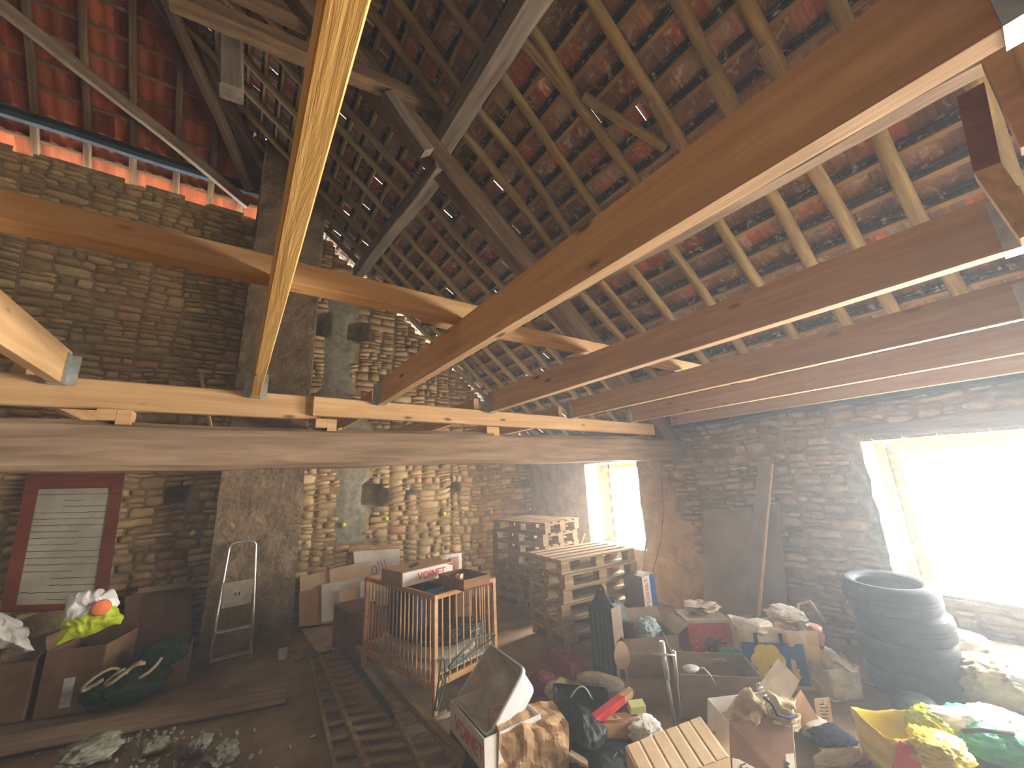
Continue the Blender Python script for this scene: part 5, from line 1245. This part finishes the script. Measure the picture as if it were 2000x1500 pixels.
g = G(); g.tube([Vector((5.53, 1.0, 0.66)) - wo, Vector((5.53, 1.0, 0.84)) - wo], 0.010, 8); obj('bolt', g, M['chrome'], parent=sh, smooth=True)
wpart('window_sill', (5.36, 0.1, 0.60), (0.64, 2.05, 0.05), M['cement'])
t = bpy.data.objects.new('window_2', None); COL.objects.link(t); t['kind'] = 'structure'; t.location = (5.5, 4.36, 0.64); wo = Vector((5.5, 4.36, 0.64))
wpart('window_frame', (5.50, 4.83, 1.28), (0.07, 0.20, 1.30), M['reveal']); wpart('window_frame', (5.50, 4.30, 1.89), (0.07, 0.96, 0.08), M['reveal'])
for k in range(6): wpart('brick_edge', (5.455, 4.755, 0.76 + k * 0.2), (0.03, 0.05, 0.10), M['brick'])
# cobwebs
R = random.Random(12)
for k in range(9):
    y = 1.05 - k * 0.24 + R.uniform(-.05, .05); g = G()
    a = Vector((5.0, y, 1.97)); b = Vector((5.45, y - R.uniform(-.25, .3), 1.88)); n = 8
    g.tube([a.lerp(b, i / n) + Vector((0, 0, -R.uniform(.02, .07) * math.sin(PI * i / n))) for i in range(n + 1)], 0.0022, 4)
    obj('cobweb', g, M['web'], label='pale cobweb strand sagging under the big window lintel', cat='cobweb', group='cobwebs under the big lintel')
for k, z in enumerate((1.52, 1.30, 1.0)):
    g = G(); a = Vector((5.06, 1.13, z)); b = Vector((5.52, 0.98, z - 0.03)); n = 8
    g.tube([a.lerp(b, i / n) + Vector((0, 0, -0.02 * math.sin(PI * i / n))) for i in range(n + 1)], 0.003, 4)
    obj('cobweb', g, M['web'], label='pale cobweb strand across the left reveal of the big window', cat='cobweb', group='cobwebs on the window reveal')

# ------------------------------------------------------------------ heap near the big window
g = G()
def ledge(s, q): return (4.40 + 0.65 * s, -0.9 + 2.0 * q, 0.26 + 0.20 * s + 0.03 * nz(s * 4, q * 9))
R = random.Random(31)
heap('rubble_heap', 'crumbled pale rubble piled below the big window sill', 'rubble', (4.86, 0.35, 0), (0.5, 1.9, 0.42), M['rubble'], 140, amp=0.12)['kind'] = 'stuff'
stuff = [((4.55, 0.62, 0.0), (0.44, 0.40, 0.40), 'beige', 'brown crinkled sack right of the tyres'), ((4.45, 0.28, 0.0), (0.60, 0.5, 0.42), 'white', 'big white plastic sack right of the tyres, sunlit'),
         ((4.10, 0.62, 0.0), (0.34, 0.32, 0.20), 'white_cloth', 'white film bag with red stripe at the foot of the tyres'), ((4.05, 0.25, 0.0), (0.55, 0.4, 0.26), 'white', 'sunlit white bag above the green one at lower right'),
         ((3.84, 0.86, 0.0), (0.24, 0.22, 0.14), 'beige', 'olive grey crumpled bag before the tyres'), ((4.35, -0.05, 0.0), (0.5, 0.5, 0.44), 'white_cloth', 'pale cloth sack at the right edge below the window'),
         ((4.78, 0.80, 0.30), (0.3, 0.3, 0.14), 'white', 'white paper heap on the rubble by the window sill')]
for k, (loc, dims, m, lab) in enumerate(stuff):
    heap('plastic_bag' if 'sack' not in lab else 'sack', lab, 'bag' if 'sack' not in lab else 'sack', loc, dims, M[m], 150 + k, amp=0.26, rz=k * 0.9)
yb, w = shopper('yellow and red shopping bag with open mouth at the bottom right', P(1762, 1545, 0.0), P(1895, 1550, 0.0), 0.28, 0.24, M['yellow'], 9, flare=1.05)
g = G(); g.box((0.05, -0.02, 0.14), (0.12, 0.006, 0.17), Matrix.Rotation(0.5, 3, 'Y')); obj('red_print', g, M['red'], parent=yb)
heap('plastic_bag', 'yellow folded bag inside the yellow and red shopping bag', 'bag', P(1842, 1492, 0.14), (0.28, 0.22, 0.14), M['yellow'], 170, amp=0.35)
heap('plastic_bag', 'lime green bag tucked behind the yellow shopping bag', 'bag', P(1825, 1440, 0.12), (0.22, 0.18, 0.16), M['lime'], 171, amp=0.35)
heap('plastic_bag', 'green plastic bag at the lower right corner', 'bag', P(1935, 1470, 0.06), (0.42, 0.30, 0.20), M['green'], 172, amp=0.2, rz=0.4)
heap('plastic_bag', 'white bag strip between the yellow and green bags', 'bag', P(1868, 1450, 0.10), (0.14, 0.34, 0.2), M['white'], 173, amp=0.25, rz=0.8)
heap('carry_case', 'dark case with teal trim behind the yellow shopping bag', 'case', P(1795, 1408, 0.0), (0.34, 0.22, 0.16), M['slate'], 174, amp=0.12)
# loose bits on the floor in the right middle
for k, (px, py, m, dims, lab) in enumerate(((1625, 1455, 'navy', (0.22, 0.2, 0.10), 'navy bag lying on the floor below the handwritten card'), (1690, 1492, 'red', (0.10, 0.03, 0.02), 'thin red stick on the floor at the bottom right'),
        (1640, 1488, 'beige', (0.34, 0.12, 0.06), 'beige hose coil on the floor at the bottom edge'), (1590, 1435, 'card_wh', (0.2, 0.14, 0.10), 'pale paper beside the printed carton'))):
    heap('floor_bag' if k != 1 else 'red_stick', lab, 'bag' if k == 0 else 'odd piece', P(px, py), dims, M[m], 180 + k, amp=0.25, rz=-0.3)
shopper('pair of clear sided carrier bags standing right of the yellowed paper sack', Vector((3.88, 1.42, 0)), Vector((4.10, 1.30, 0)), 0.16, 0.22, M['white_cloth'], 11, name='carrier_bag', cat='bag')

wr = beam('tan_block', P(1112, 1474, 0.10), P(1172, 1512, 0.06), 0.055, 0.035, M['beige'], 'narrow tan block at the bottom edge just right of the paper bag', cat='block')
g = G(); g.tube([P(1600 + 9 * k, 1462 + 2.2 * k + 5 * math.sin(k * 0.5), 0.02) for k in range(13)], 0.010, 6)
obj('hose', g, M['beige'], label='pale beige hose curving along the bottom edge right of the printed carton', cat='hose', smooth=True)
for k, (px, py, m, lab) in enumerate(((1655, 1300, 'card_wh', 'white card lying on the bag pile, nearest the tyres'), (1568, 1395, 'card_lt', 'small pale card scrap beside the handwritten card'), (1395, 1290, 'card_lt', 'pale cardboard scrap on the rim of the dark open carton'))):
    c = P(px, py, 0.22 if k == 0 else 0.02 if k == 1 else 0.30)
    obj('card_scrap', sheet(lambda a, b: ((a - .5) * 0.16, (b - .5) * 0.11, 0.01 * nz(a * 3, b * 3, k)), 6, 6), M[m], label=lab, cat='paper', loc=c, rot=(0.5, 0.2, k), solid=0.002)
p = P(1868, 1440, 0.18)
obj('carrier_bag_hem', (lambda g: (g.tube([P(1880, 1428, 0.22), P(1915, 1426, 0.24), P(1980, 1432, 0.24)], 0.012, 6), g)[1])(G()), M['ink'], label='dark hem strap lying over the green bag at the lower right', cat='strap', smooth=True)
